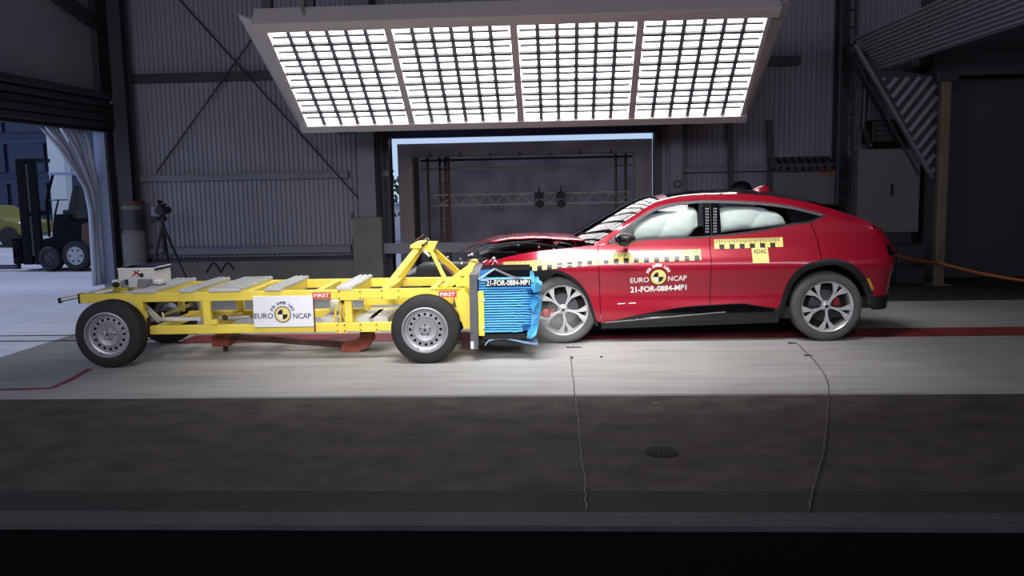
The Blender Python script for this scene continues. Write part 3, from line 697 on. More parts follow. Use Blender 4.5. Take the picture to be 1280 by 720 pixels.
# ================================================================== LAMP PANEL
LPT = (9.64, 3.385 + .03); LPB = (11.0, 2.47)
lt = thing('film_light_panel', 'large tilted panel of glowing lamps hung above the car', 'lamp panel', (-.5, 12.1, 2.6))
KD = 1.18   # distance of the panel
top = Vector((0, 9.64 * KD, 1.72 + 1.68 * KD)); bot = Vector((0, 11.0 * KD, 1.72 + .765 * KD)); sl = (bot - top); L = sl.length; sd = sl.normalized(); nn = Vector((0, sd.z, -sd.y))  # out of the face
if nn.z > 0: nn = -nn
def lpt(x, s, h=0.0): return Vector((x, 0, 0)) + Vector((0, top.y, top.z)) + sd * s + nn * h
def lbox(x0, x1, s0, s1, h0, h1):
    return MB().hexa([lpt(x0, s0, h0), lpt(x1, s0, h0), lpt(x1, s1, h0), lpt(x0, s1, h0), lpt(x0, s0, h1), lpt(x1, s0, h1), lpt(x1, s1, h1), lpt(x0, s1, h1)])
PX0, PX1 = -3.165 * KD, 2.16 * KD
gap = .10; sw = (PX1 - PX0 - 3 * gap) / 4
lbox(PX0 - .02, PX1 + .02, -.02, L + .02, -.12, -.03).build('backing_box', M['panel_white'], lt)
lbox(PX0 - .16, PX1 + .14, -.17, -.003, -.2, .07).build('top_frame', M['panel_white'], lt, bevel=.008)
lbox(PX0 - .12, PX1 + .10, L + .003, L + .15, -.2, .07).build('bottom_frame', M['panel_white'], lt, bevel=.008)
lbox(PX0 - .05, PX0 - .003, -.003, L + .003, -.2, .05).build('side_frame', M['panel_white'], lt)
lbox(PX1 + .003, PX1 + .05, -.003, L + .003, -.2, .05).build('side_frame', M['panel_white'], lt)
# flared side wings
for (xa, xb) in ((PX0 - .05, PX0 - .35), (PX1 + .05, PX1 + .29)):
    MB().hexa([lpt(xa, -.15, .05), lpt(xb, -.17, -.1), lpt(xb * .5 + xa * .5, L + .13, -.1), lpt(xa, L + .13, .05), lpt(xa, -.15, .03), lpt(xb, -.17, -.12), lpt(xb * .5 + xa * .5, L + .13, -.12), lpt(xa, L + .13, .03)]).build('side_wing', M['panel_white'], lt)
cell = None; vb = None; hb = None; rb = None
NCX, NCY = 6, 7; cw = sw / NCX; ch = L / NCY
for s_ in range(4):
    xs0 = PX0 + s_ * (sw + gap)
    if s_: lbox(xs0 - gap + .003, xs0 - .003, 0, L, -.1, .05).build('section_divider', M['panel_white'], lt, bevel=.005)
    for i in range(NCX):
        for j in range(NCY):
            x = xs0 + i * cw; s0 = j * ch
            if cell is None:
                cell = lbox(x + .004, x + cw - .004, s0 + .004, s0 + ch - .004, -.025, -.005).build('lamp_cell', M['lamp'], lt); ref = lpt(x, s0)
                rb = lbox(x + .016, x + cw - .016, s0 + ch * .5 - .014, s0 + ch * .5 + .014, -.005, .02).build('cell_rib', M['louvre'], cell)
            else:
                c = dup(cell, lt, lpt(x, s0) - ref); dup(rb, c)
    for i in range(1, NCX):
        x = xs0 + i * cw
        if vb is None: vb = lbox(x - .026, x + .026, 0, L, -.005, .03).build('upright_louvre', M['tube'], lt); rv = lpt(x, 0)
        else: dup(vb, lt, lpt(x, 0) - rv)
    for j in range(1, NCY):
        if hb is None: hb = lbox(xs0, xs0 + sw, j * ch - .019, j * ch + .019, -.005, .035).build('cross_louvre', M['louvre'], lt); rh = lpt(xs0, j * ch)
        else: dup(hb, lt, lpt(xs0, j * ch) - rh)
for px in (334, 387, 640, 860):
    p = at(px, 20, top.y); MB().box(p.x - .06, p.x + .06, top.y - .02, top.y + .1, top.z + .1, ZC).build('hanger', M['steel_dark'], lt)
p = at(383, 10, top.y); MB().tube([(p.x, top.y - .09, top.z + .1), (p.x - .05, top.y - .14, top.z + .4), (p.x + .02, top.y - .09, top.z + 1.2)], .02, 6).build('supply_cable', M['plinth'], lt, smooth=True)
# ================================================================== THE CAR
CF = Frame(fl(704, 430) + Vector((0, -.06, 0)), fl(1034, 426.5) + Vector((0, -.06, 0)), .94)
car = thing('crashed_car', 'red five-door crossover with crushed nose and white airbags filling its side windows', 'car', CF.c, CF.rz)
hubR = CF.T(1034, 383.3, .06); hubF = CF.T(704, 390, .08)
_prof = pc([(.0, .16), (.12, .12), (.2, .085), (.3, .06), (.4, .058), (.5, .062), (.57, .058), (.63, .046), (.69, .030), (.75, .016), (.80, .011), (.855, .020), (.91, .048), (.965, .081), (1.01, .104), (1.06, .124), (1.12, .146), (1.25, .185), (1.42, .262), (1.5, .31), (1.545, .36), (1.58, .42), (1.63, .6)])
def side(x, z):
    d = _prof(z)
    d -= .022 * math.exp(-((x - hubR[0] - .1) / .5) ** 2) * math.exp(-((z - .78) / .2) ** 2)
    d -= .018 * math.exp(-((x - hubF[0]) / .45) ** 2) * math.exp(-((z - .8) / .2) ** 2)
    d += .022 * math.exp(-((x - .2) / .8) ** 2) * math.exp(-((z - .47) / .11) ** 2)
    xf = hubF[0] - .05
    if x < xf: d += .35 * ((xf - x) / .8) ** 2
    return d
def S(px, py):
    d = .05
    for _ in range(4): x, z = CF.T(px, py, d); d = side(x, z)
    return x, z
HW = .94
def near(x, z, off=0.0): return Vector((x, side(x, z) + off - HW, z))
def far(v): return Vector((v.x, -v.y, v.z))
def scurve(pts, smooth=True):
    q = [S(*p) for p in pts]
    q.sort(); return (pc if smooth else lp)(q)
arcR = [(972.5, 386), (976, 376), (980, 364), (984, 354), (990, 345), (998, 336), (1008, 330), (1020, 326.4), (1032, 323.6), (1043, 323), (1055, 325.5), (1065, 330), (1074, 337), (1081, 345), (1086, 354), (1089, 362), (1092, 370.5)]
sill_red = [(752, 404), (762, 402), (800, 393), (840, 385.5), (864, 382.5), (900, 380.3), (928, 379), (944, 381.5), (972.5, 386)]
arcF = [(697, 337), (705, 340), (713.5, 344.5), (722, 351), (729, 359), (735, 368.5), (739.5, 379), (743, 391), (746, 401)]
z_sill = scurve(sill_red)
z_rear = scurve(arcR + [(1100, 369), (1112, 366)], False)
z_front = scurve([(606, 335.5), (623, 337), (663, 337)] + arcF + [(752, 404)], False)
belt = [(745, 306.5), (765, 305), (790, 303), (805, 300.5), (840, 298.6), (879, 297), (902, 295), (926, 292.4), (950, 289), (972, 284.8), (992, 280.5), (1011, 278.5), (1022, 274), (1033, 268.5)]
z_belt = scurve(belt)
z_fend = scurve([(604, 333), (612, 327.5), (626, 323.5), (650, 317.5), (676, 313.5), (703, 311), (739, 307), (752, 306)])
z_split = scurve([(1033, 268.5), (1059, 276), (1085, 284), (1100, 290), (1112, 297)])
dlo = [(758.6, 303.6), (769, 294), (779.4, 285.5), (796, 273.3), (805, 267.5), (815.5, 261.6), (827, 256.8), (839, 254), (853, 251.8), (878, 249.9), (895, 250), (926, 251), (956, 253), (987, 257), (1010, 262.3), (1033, 268.2)]
z_dlo = scurve(dlo)
rail_up = [(743, 305.5), (754, 297.5), (765.5, 289.7), (787.8, 273), (807, 259.7), (818, 254), (831, 250), (853, 245.5), (881, 243), (918, 242), (956, 244), (987, 248.7), (1017, 254.8), (1040, 261), (1059, 267.6), (1085, 277), (1100, 285), (1112, 293)]
def srail(p):
    d = .3
    for _ in range(4): x, z = CF.T(p[0], p[1], d); d = min(side(x, z) + (.03 if z > 1.3 else 0), .42)
    return x, z, d
_ru = [srail(p) for p in rail_up]; z_ru = pc([(a, b) for a, b, c in _ru]); d_ru = pc([(a, c) for a, b, c in _ru])
X = lambda px, py=320: S(px, py)[0]

def grid_panel(xl, xr, zlo, zhi, nu, nv, off=0.0, us=None):
    """rows over t (height), columns along the car; edges xl(t), xr(t)"""
    us = us or [i / nu for i in range(nu + 1)]
    rows = []
    for j in range(nv + 1):
        t = j / nv; row = []
        for u in us:
            x = xl(t) + (xr(t) - xl(t)) * u; a, b = zlo(x), zhi(x); z = a + (b - a) * t
            row.append(near(x, z, off))
        rows.append(row)
    return rows
def with_lip(rows, dep=.018):
    """turn the panel edge inward so it reads as a sheet with thickness"""
    ins = lambda v: v + Vector((0, dep, 0))
    rows = [[ins(r[0])] + r + [ins(r[-1])] for r in rows]
    return [[ins(v) for v in rows[0]]] + rows + [[ins(v) for v in rows[-1]]]
def both(name, m, rows, parent=car, lip=.018, smooth=38, farside=True):
    if lip: rows = with_lip(rows, lip)
    o = MB(True).grid(rows).build(name, m, parent, smooth=smooth, norm=True)
    if farside: MB(True).grid([[far(v) for v in r] for r in rows], flip=True).build(name, m, parent, smooth=smooth, norm=True)
    return o
g_ = .0035
# fender, doors, quarter
fender = both('front_fender', M['red'], grid_panel(lambda t: X(606, 331), lambda t: X(751, 404) + (X(747, 306) - X(751, 404)) * t - g_, z_front, z_fend, 90, 18))
fdoor = both('front_door', M['red'], grid_panel(lambda t: X(751, 404) + (X(747, 306) - X(751, 404)) * t + g_, lambda t: X(889, 340) - g_, z_sill, lambda x: z_belt(x), 50, 30))
def z_rd(x): return z_rear(x) if x >= X(972.5, 386) else z_sill(x)
rdoor = both('rear_door', M['red'], grid_panel(lambda t: X(889, 340) + g_, lambda t: X(1027, 324) - g_ - (X(1027, 324) - X(1013, 281)) * t ** 2.2, z_rd, z_belt, 110, 26))
# quarter panel incl. wrap round the tail
xw0 = X(1096, 320); xt_mid = X(1117, 312) + .16
def xtail(z):  # tail outline seen from the side
    return xt_mid + lp([(.3, -.10), (.55, -.045), (.68, -.03), (.8, 0.0), (.93, .0), (1.0, -.02), (1.08, -.09), (1.2, -.2)])(z)
def wrap(z, th):
    """from the side (th=0) round to the middle of the tail (th=90 deg)"""
    e = 2 / 2.6; s, c = math.sin(th) ** e, max(0, math.cos(th)) ** e
    d0 = side(xw0, z); xt = xtail(z)
    return Vector((xw0 + (xt - xw0) * s, HW - (HW - d0) * c - HW, z))
rows = []
ql = lambda t: X(1027, 324) + g_ - (X(1027, 324) - X(1013, 281)) * t ** 2.2
_xs = X(1033, 268.5)
def z_qtop(x): return z_belt(x) if x < _xs else z_split(x)
NV = 24
for j in range(NV + 1):
    t = j / NV; row = []
    for i in range(61):
        x = ql(t) + (xw0 - ql(t)) * i / 60; a, b = z_rear(x), z_qtop(x); row.append(near(x, a + (b - a) * t))
    a, b = z_rear(xw0), z_qtop(xw0)
    for i in range(1, 15): row.append(wrap(a + (b - a) * t, math.pi / 2 * i / 14))
    rows.append(row)
quarter = both('rear_quarter_panel', M['red'], rows, lip=0)
# roof rail band: pillar and cantrail, from scuttle to tail
rows = []
N = 90; xa = _ru[0][0]; xb = xw0
for j in range(7):
    t = j / 6; row = []
    for i in range(N + 1):
        x = xa + (xb - xa) * i / N
        lo = z_dlo(x) if x < _xs else z_split(x)
        if x < S(*dlo[0])[0]: lo = min(z_fend(x), z_ru(x))
        hi = max(z_ru(x), lo + .004); z = lo + (hi - lo) * t
        d0 = side(x, lo); d1 = max(d_ru(x), d0 + .002)
        row.append(Vector((x, d0 + (d1 - d0) * t ** 1.25 - HW, z)))
    rows.append(row)
both('roof_rail', M['red'], rows, lip=0)
def tail_pt(i, n=14): return wrap(z_qtop(xw0), math.pi / 2 * i / n)
def ru_pt(x): return Vector((x, d_ru(x) - HW, z_ru(x)))
# tailgate skin above the wrap
mb = MB(True); rows = []
for k in range(17):
    s = k / 16; xx = xw0
    a = ru_pt(xb); y = a.y + (-2 * a.y) * s
    th = s * 2
    b = wrap(z_qtop(xw0), math.pi / 2 * min(1, th)) if s <= .5 else far(wrap(z_qtop(xw0), math.pi / 2 * min(1, 2 - th)))
    rows.append([Vector((a.x, y, a.z + .05 * (1 - (2 * s - 1) ** 2))), b])
mb.grid(rows).build('tailgate', M['red'], car, smooth='all')
# roof, windscreen, rear screen
def across(curve_x, name, m, crown, fwd=lambda u: 0, ny=16, inset=.004, dz=0.0, smooth='all'):
    rows = []
    for u, x in curve_x:
        a = ru_pt(x); row = []
        for k in range(ny + 1):
            s = 2 * k / ny - 1; q = 1 - s * s
            row.append(Vector((x - fwd(u) * q, -s * a.y * -1 if False else a.y + (-2 * a.y) * k / ny, a.z - inset + crown(u) * q + dz)))
        rows.append(row)
    return MB(True).grid(rows).build(name, m, car, smooth=smooth)
xr0 = srail((826, 251.5))[0]; xr1 = srail((1046, 263))[0]
across([(i / 24, xr0 + (xr1 - xr0) * i / 24) for i in range(25)], 'roof_panel', M['gloss_black'], lambda u: .035 + .03 * u)
xs0, xs1 = _ru[0][0] + .01, xr0
screen = across([(i / 14, xs0 + (xs1 - xs0) * i / 14) for i in range(15)], 'windscreen', M['screen_glass'], lambda u: .03 + .03 * u, lambda u: .30 - .24 * u)
across([(i / 8, xr1 + .02 + (xb - xr1 - .02) * i / 8) for i in range(9)], 'rear_screen', M['glass_dark'], lambda u: .06 - .01 * u)
# red front header seen above the windscreen
across([(i / 3, xr0 - .01 + .1 * i / 3) for i in range(4)], 'roof_header', M['red'], lambda u: .040, dz=.004)
# tail spoiler lip
mb = MB(True); rows = []
for k in range(15):
    s = k / 14; y = -.62 + 1.24 * s; q = 1 - (2 * s - 1) ** 2; zr = z_ru(xr1) + .055 + .012 * q; xx = srail((1064, 266))[0] + .05 * q
    rows.append([Vector((xr1 - .25, y, zr + .012)), Vector((xr1, y, zr + .004)), Vector((xx, y, zr - .035)), Vector((xx - .01, y, zr - .055)), Vector((xr1 - .02, y, zr - .05))])
mb.grid(rows, closed=True).build('tail_spoiler', M['gloss_black'], car, smooth=True)
# fin aerial
x0 = srail((953, 240))[0]; zz = z_ru(x0) + .04
mb = MB(True); rows = []
for px_, hh, w in ((0, .0, .012), (.05, .028, .03), (.10, .048, .03), (.15, .058, .024), (.185, .056, .016), (.2, 0.0, .012)):
    rows.append([(x0 + px_, -w, zz - .03), (x0 + px_, -w * .8, zz + hh * .5), (x0 + px_, 0, zz + hh), (x0 + px_, w * .8, zz + hh * .5), (x0 + px_, w, zz - .03)])
mb.grid(rows).build('fin_aerial', M['red'], car, smooth='all')

# windows
def win_rows(xa, xb, zlo, zhi, off, nu=30, nv=6): return grid_panel(lambda t: xa, lambda t: xb, zlo, zhi, nu, nv, off)
px2 = lambda px, py: S(px, py)[0]
TR = .032
z_gl = lambda x: z_dlo(x) - TR * .8
z_bl = lambda x: z_belt(x) + .006
for side_name in (1,):
    both('front_side_window', M['glass'], win_rows(px2(790, 290), px2(879, 270), z_bl, z_gl, .012), lip=0)
    # rear window has a slanted rear edge
    rw = grid_panel(lambda t: px2(901.5, 280), lambda t: px2(992 + 0 * t, 280) + (px2(979, 258) - px2(992, 280)) * t, z_bl, z_gl, 30, 6, .012)
    both('rear_side_window', M['glass'], rw, lip=0)
    qw = grid_panel(lambda t: px2(999, 279) + (px2(987, 258) - px2(999, 279)) * t, lambda t: px2(1031, 269), lambda x: z_belt(x) + .004, lambda x: max(z_dlo(x) - .02, z_belt(x) + .006), 20, 4, .010)
    both('quarter_window', M['gloss_black'], qw, lip=0)
# grey trims framing the glass, black pillars, mirror triangle
both('window_trim', M['trim_grey'], grid_panel(lambda t: S(*dlo[0])[0] + .02, lambda t: _xs - .01, lambda x: z_dlo(x) - TR, lambda x: z_dlo(x) + .001, 80, 2, .004), lip=.012)
both('belt_trim', M['plastic'], grid_panel(lambda t: px2(790, 302), lambda t: _xs - .02, lambda x: z_belt(x) - .003, lambda x: z_belt(x) + .016, 60, 2, -.001), lip=.012)
both('centre_pillar', M['gloss_black'], grid_panel(lambda t: px2(879.5, 280), lambda t: px2(901, 280), z_belt, lambda x: z_dlo(x) - TR, 8, 6, .005), lip=.02)
both('door_gap_strip', M['interior'], grid_panel(lambda t: px2(888.4, 280), lambda t: px2(889.8, 280), z_belt, lambda x: z_dlo(x) - TR, 1, 6, .0035), lip=0)
both('rear_pillar', M['gloss_black'], grid_panel(lambda t: px2(992, 280) + (px2(979, 258) - px2(992, 280)) * t, lambda t: px2(999, 279) + (px2(987, 258) - px2(999, 279)) * t, z_belt, lambda x: z_dlo(x) - TR * .6, 3, 6, .006), lip=.012)
both('mirror_triangle', M['plastic'], grid_panel(lambda t: px2(764, 303), lambda t: px2(790, 290), lambda x: z_belt(x), lambda x: max(z_dlo(x) - TR, z_belt(x) + .004), 12, 4, .008), lip=.012)
# scale marks printed down the centre pillar
mb = MB(True)
for px_ in (884, 894):
    for k in range(9):
        p = S(px_, 262 + k * 3.6); 
        for dx in (-.016, .004):
            q = [near(p[0] + dx + a, p[1] + b, .003) for a, b in ((0, 0), (.012, 0), (.012, .018), (0, .018))]; mb.add(q, [(0, 1, 2, 3)])
o = mb.build('pillar_scale_marks', M['steel'], car, norm=False); o['kind'] = 'stuff'

# mirror
def mir(p):
    p = p.copy(); p.z *= 1 - .25 * p.x; p.x *= 1.0
    if p.z > 0: p.z *= .8
    return p
for sgn in (1, -1):
    c = CF.P(781, 299, -.10); c.y *= sgn
    mh = MB(True).ball(c, .105, .11, .075, 18, 10, mir).build('door_mirror', M['gloss_black'], car, smooth='all')
    MB(True).bar(c + Vector((.02, .06 * sgn, -.05)), Vector((c.x + .03, sgn * (-HW + .07), z_belt(c.x) - .02)), .05, .04).build('mirror_stalk', M['red_inner'], mh, bevel=.01)
    MB(True).ball(c + Vector((.012, -.012 * sgn, .012)), .098, .104, .066, 16, 8, mir).build('mirror_cap', M['plastic'], mh, smooth='all')

# airbags behind the glass
def airbag(px0, px1, top, low, seed, bulge):
    xa, xb = S(px0, 285)[0], S(px1, 285)[0]
    zt = scurve(top); zl = scurve(low); rnd = random.Random(seed)
    A, B = [], []; nu, nv = 46, 22
    for j in range(nv + 1):
        t = j / nv; ra, rb_ = [], []
        for i in range(nu + 1):
            u = i / nu; x = xa + (xb - xa) * u; z = zl(x) + (zt(x) - zl(x)) * t
            e = max(0, 1 - abs(2 * u - 1) ** 5) ** .5 * max(0, 1 - abs(2 * t - 1) ** 3.2) ** .55
            lob = .66 + .34 * abs(math.sin(math.pi * (1.9 * u - .5 * t + seed * .3))) ** .7 + .10 * math.sin(5.5 * t + 2.5 * u)
            cr = .004 * math.sin(17 * u + 9 * t + seed) * math.sin(9 * t + 3 * u)
            y = side(x, z) + .16
            ra.append(Vector((x, y - bulge * e * lob - cr * e - HW, z))); rb_.append(Vector((x, y + .07 * e - HW, z)))
        A.append(ra); B.append(rb_)
    m_ = MB(True).grid(A).grid(B, flip=True); return m_.build('airbag', M['airbag'], car, smooth='all')
airbag(791, 876, [(791, 284), (799, 276), (812, 271), (828, 266.5), (842, 263), (850, 259.5), (860, 258.4), (870, 260), (876, 267)], [(791, 302.5), (830, 300), (858, 299), (866, 295), (870, 289), (876, 284)], 1, .115)
airbag(902, 987, [(902, 261.5), (912, 258.6), (940, 258), (957, 260), (966, 264), (972, 265), (980, 270), (987, 281)], [(902, 293), (930, 289.5), (955, 287), (975, 284), (987, 282)], 4, .115)
# interior
def ibox(px0, px1, py0, py1, d0, d1, name, m, bev=.03):
    a = CF.P(px0, py1, .5); b = CF.P(px1, py0, .5); return MB(True).box(a.x, b.x, d0 - HW, d1 - HW, a.z, b.z).build(name, M[m], car, bevel=bev)
for d in (.36, 1.04):
    sx = CF.P(862, 300, d + .2); 
    MB(True).prism([(sx.x + .0, .45), (sx.x + .12, .5), (sx.x + .36, 1.12), (sx.x + .26, 1.16), (sx.x + .12, .9)], d - HW, d + .46 - HW).build('front_seat', M['interior'], car, bevel=.04)
    MB(True).box(sx.x + .26, sx.x + .36, d + .1 - HW, d + .36 - HW, 1.2, 1.38).build('headrest', M['interior'], car, bevel=.04)
    MB(True).box(sx.x - .42, sx.x + .1, d - HW, d + .46 - HW, .42, .6).build('seat_cushion', M['interior'], car, bevel=.05)
sx = CF.P(975, 300, .8).x
MB(True).prism([(sx - .05, .5), (sx + .2, 1.05), (sx + .32, 1.05), (sx + .2, .45)], .25 - HW, 1.63 - HW).build('rear_bench', M['interior'], car, bevel=.04)
xd0, xd1 = S(752, 330)[0], S(785, 330)[0]
MB(True).prism([(xd0 - .05, .6), (xd0 - .05, .97), (xd1, 1.0), (xd1 + .1, .9), (xd1 + .02, .6)], .14 - HW, 1.74 - HW).build('dashboard', M['interior'], car, bevel=.02)
cx = S(800, 300)[0]
MB(True).ball((cx + .1, -.38, 1.0), .2, .26, .2, 14, 8).build('airbag', M['airbag'], car, smooth='all')
MB(True).box(S(755, 380)[0], S(1060, 380)[0], .1 - HW, 1.78 - HW, .24, .36).build('floor_pan', M['interior'], car)
MB(True).box(S(1000, 380)[0], S(1090, 380)[0], .42 - HW, 1.46 - HW, .36, .85).build('boot_floor', M['interior'], car)
MB(True).box(S(740, 380)[0], S(752, 380)[0], .12 - HW, 1.76 - HW, .3, .95).build('bulkhead', M['interior'], car)
for s in (1, -1):
    MB(True).box(S(756, 380)[0], S(972, 380)[0], s * (HW - .13) - .03, s * (HW - .13) + .03, .26, .95).build('inner_door_skin', M['interior'], car)

# sills, arches, bumper
z_bot = lambda x: lp([(S(752, 411)[0], S(752, 411)[1]), (S(976, 403)[0], S(976, 403)[1])])(x)
sill = grid_panel(lambda t: X(752, 405), lambda t: X(974, 386), z_bot, lambda x: z_sill(x) - .004, 50, 10, -.004)
both('sill_cladding', M['plastic'], sill)
glo = grid_panel(lambda t: X(764, 403), lambda t: X(968, 390), lambda x: z_bot(x) + .052, lambda x: max(z_sill(x) - .006, z_bot(x) + .058), 50, 4, -.008)
both('sill_gloss_insert', M['gloss_black'], glo, lip=.01)
ch = [near(*S(px_, 402.6 - (px_ - 757) * 13.4 / 153), -.012) for px_ in range(757, 912, 6)]
MB(True).tube(ch, .0065, 6).build('chrome_strip', M['chrome'], car, smooth=True); MB(True).tube([far(v) for v in ch], .0065, 6).build('chrome_strip', M['chrome'], car, smooth=True)
def arch(pts, hub, k, name, m, off=-.008, n2=4, d_in=.34):
    out = [S(*p) for p in pts]; rows = []
    for j in range(n2 + 1):
        f_ = 1 - (1 - k) * j / n2
        rows.append([near(hub[0] + (x - hub[0]) * f_, hub[1] + (z - hub[1]) * f_, off + .012 * (j / n2) ** 2) for x, z in out])
    both(name, m, rows, lip=.006)
    inn = rows[-1]; both('wheel_well', M['interior'], [inn, [v + Vector((0, .2, 0)) for v in inn], [v + Vector((0, d_in, 0)) for v in inn], [Vector((hub[0], v.y + d_in, hub[1])) for v in inn]], lip=0)
arch([(970, 396)] + arcR + [(1091, 380)], hubR, .87, 'arch_cladding', M['plastic'])
arch([(690, 337)] + arcF + [(748, 408)], hubF, .90, 'arch_cladding', M['plastic'])
# amber reflector in the rear arch
p = [S(*q) for q in ((1083, 349), (1086.5, 348), (1092, 361), (1089.5, 363))]
MB(True).add([near(x, z, -.012) for x, z in p] + [near(x, z, .0) for x, z in p], [(0, 1, 2, 3), (0, 4, 5, 1), (1, 5, 6, 2), (2, 6, 7, 3), (3, 7, 4, 0)]).build('side_reflector', M['amber'], car)
# rear bumper
z_bb = scurve([(1084, 382), (1090, 387), (1098, 387), (1104, 383), (1110, 376)], False)
rows = []
for j in range(9):
    t = j / 8; row = []
    for i in range(13):
        x = X(1085, 372) + (xw0 - X(1085, 372)) * i / 12; a, b = z_bb(x), z_rear(x) + .004 if x > X(1091, 370) else S(1090, 372)[1]
        row.append(near(x, a + (b - a) * t, .0))
    a, b = S(1098, 387)[1], z_rear(xw0) + .004
    for i in range(1, 13): row.append(wrap(a + (b - a) * t, math.pi / 2 * i / 12) + Vector((.01, 0, 0)))
    rows.append(row)
both('rear_bumper', M['plastic'], rows, lip=0)
MB(True).box(X(1078, 380), X(1098, 380), .12 - HW, 1.76 - HW, S(1095, 386)[1], S(1090, 372)[1]).build('rear_valance', M['interior'], car)
# tail lamp at the rear corner
rows = []
for j in range(4):
    z = .925 + .05 * j / 3
    rows.append([wrap(z, a) + Vector((.012, -.008, 0)) for a in [R(22 + 8 * i) for i in range(7)]])
both('tail_lamp', M['red_light'], rows, lip=.01)
rows = [[wrap(z, a) + Vector((.008, -.006, 0)) for a in [R(14 + 6 * i) for i in range(4)]] for z in (.89, .94, .985)]
both('lamp_surround', M['gloss_black'], rows, lip=.01)

# ---- wheels
def car_wheel(cx, z, y, s, m_tyre, dusty, rot, front):
    c = Vector((cx, y, z)); rt = z; w = .225
    rim = MB(True).lathe([(.261, .02 * s), (.266, -.004 * s), (.256, .006 * s), (.244, .02 * s), (.24, .09 * s), (.235, .16 * s)], c, 40).build('wheel', M['alloy'], car, smooth=True)
    MB(True).lathe([(.264, .012 * s), (.275, -.006 * s), (.31, -.012 * s), (rt - .022, -.006 * s), (rt - .006, .012 * s), (rt, .035 * s), (rt, .19 * s), (rt - .02, .215 * s), (.27, .22 * s), (.24, .2 * s)], c, 48).build('tyre', M[m_tyre], rim, smooth=True)
    MB(True).lathe([(.001, .10 * s), (.165, .10 * s), (.165, .115 * s), (.001, .115 * s)], c, 30).build('brake_disc', M['plate_grey'], rim, smooth=True)
    MB(True).lathe([(.001, .14 * s), (.245, .14 * s)], c, 30).build('wheel_back', M['interior'], rim)
    a = R(20 if not front else 200); q = c + Vector((.12 * math.cos(a), .06 * s, .12 * math.sin(a)))
    MB(True).box(q.x - .026, q.x + .026, q.y, q.y + .05 * s, q.z - .045, q.z + .045).build('brake_caliper', M['caliper'], rim, bevel=.012)
    sp0 = None
    for k in range(5):
        base = rot + 2 * math.pi * k / 5
        for sg in (-1, 1):
            mb = MB(True); prof = [(.035, .13, .015), (.10, .06, .014), (.155, .085, .022), (.21, .20, .050), (.250, .25, .072)]
            rows = []
            for r, off, wd in prof:
                a = base + sg * off * (1.0 if r > .05 else .6); ctr = Vector((math.cos(a), 0, math.sin(a))) * r; tn = Vector((-math.sin(a), 0, math.cos(a))) * (wd / 2)
                f0 = (.004 + .022 * (1 - r / .25)) * s; f1 = f0 + .04 * s
                rows.append([c + ctr - tn + Vector((0, f0, 0)), c + ctr + tn + Vector((0, f0, 0)), c + ctr + tn * .8 + Vector((0, f1, 0)), c + ctr - tn * .8 + Vector((0, f1, 0))])
            mb.grid(rows, closed=True).build('spoke', M['alloy'], rim, bevel=.002)
            # dark inner flank of each spoke
    MB(True).lathe([(.001, .018 * s), (.022, .018 * s), (.027, .024 * s), (.05, .03 * s), (.055, .07 * s), (.001, .07 * s)], c, 24).build('hub_cap', M['alloy'], rim, smooth=True)
    MB(True).lathe([(.001, .016 * s), (.017, .016 * s), (.018, .02 * s)], c, 16).build('hub_badge', M['gloss_black'], rim)
    for k in range(5):
        a = rot + 2 * math.pi * (k + .5) / 5; q = c + Vector((.042 * math.cos(a), .022 * s, .042 * math.sin(a)))
        MB(True).lathe([(.001, 0), (.008, 0), (.009, .02 * s)], q, 8).build('wheel_nut', M['chrome'], rim)
    return rim
rrad = hubR[1]
car_wheel(hubR[0], rrad, .06 - HW, 1, 'rubber_dusty', 1, R(-88), False)
car_wheel(hubF[0], rrad * .985, .08 - HW, 1, 'rubber_dusty', 1, R(-82), True)
car_wheel(hubR[0], rrad, HW - .06, -1, 'rubber', 0, R(20), False)
car_wheel(hubF[0] - .22, rrad, HW - .06, -1, 'rubber', 0, R(20), True)
for hx in (hubR[0], hubF[0]): MB(True).tube([(hx, -.7, rrad), (hx, .7, rrad)], .05, 10).build('axle', M['interior'], car)

# ---- hood, buckled up over the engine bay
hn = [CF.P(px_, py_, .20) for px_, py_ in ((617, 302.6), (640, 298.8), (662, 297.6), (690, 298), (712, 299.2), (729, 301))]
hc = [CF.P(px_, py_, .92) for px_, py_ in ((597, 304), (625, 295.6), (652, 292.8), (690, 292.2), (712, 293.5), (733, 296))]
hf = [CF.P(px_, py_, 1.66) for px_, py_ in ((577.5, 313.4), (604, 301.3), (640, 294.8), (685, 293.2), (712, 294.3), (735, 296.5))]
rows = []
for i in range(31):
    u = i / 30 * 5; k = min(4, int(u)); f_ = u - k; f_ = f_ * f_ * (3 - 2 * f_) * .4 + f_ * .6
    a, b, c = (l[k].lerp(l[k + 1], f_) for l in (hn, hc, hf)); row = []
    for j in range(17):
        s = j / 8 - 1
        p = a * (s * (s - 1) / 2) + b * (1 - s * s) + c * (s * (s + 1) / 2)
        p.z += .006 * math.sin(5 * s + u) * math.sin(2.2 * u)
        row.append(p)
    rows.append(row)
hood = MB(True).grid(rows).build('bonnet', M['red'], car, smooth='all')
sm = hood.modifiers.new('thickness', 'SOLIDIFY'); sm.thickness = .02; sm.offset = 0
low = [[p + Vector((.02, 0, -.035)) for p in r[1:-1]] for r in rows[2:-1]]
MB(True).grid(low, flip=True).build('bonnet_lining', M['red_inner'], hood, smooth='all')
edge = [r[0] for r in rows]; MB(True).tube([p + Vector((0, -.003, .004)) for p in edge[2:-2]], .006, 6).build('folded_edge', M['red'], hood, smooth=True)
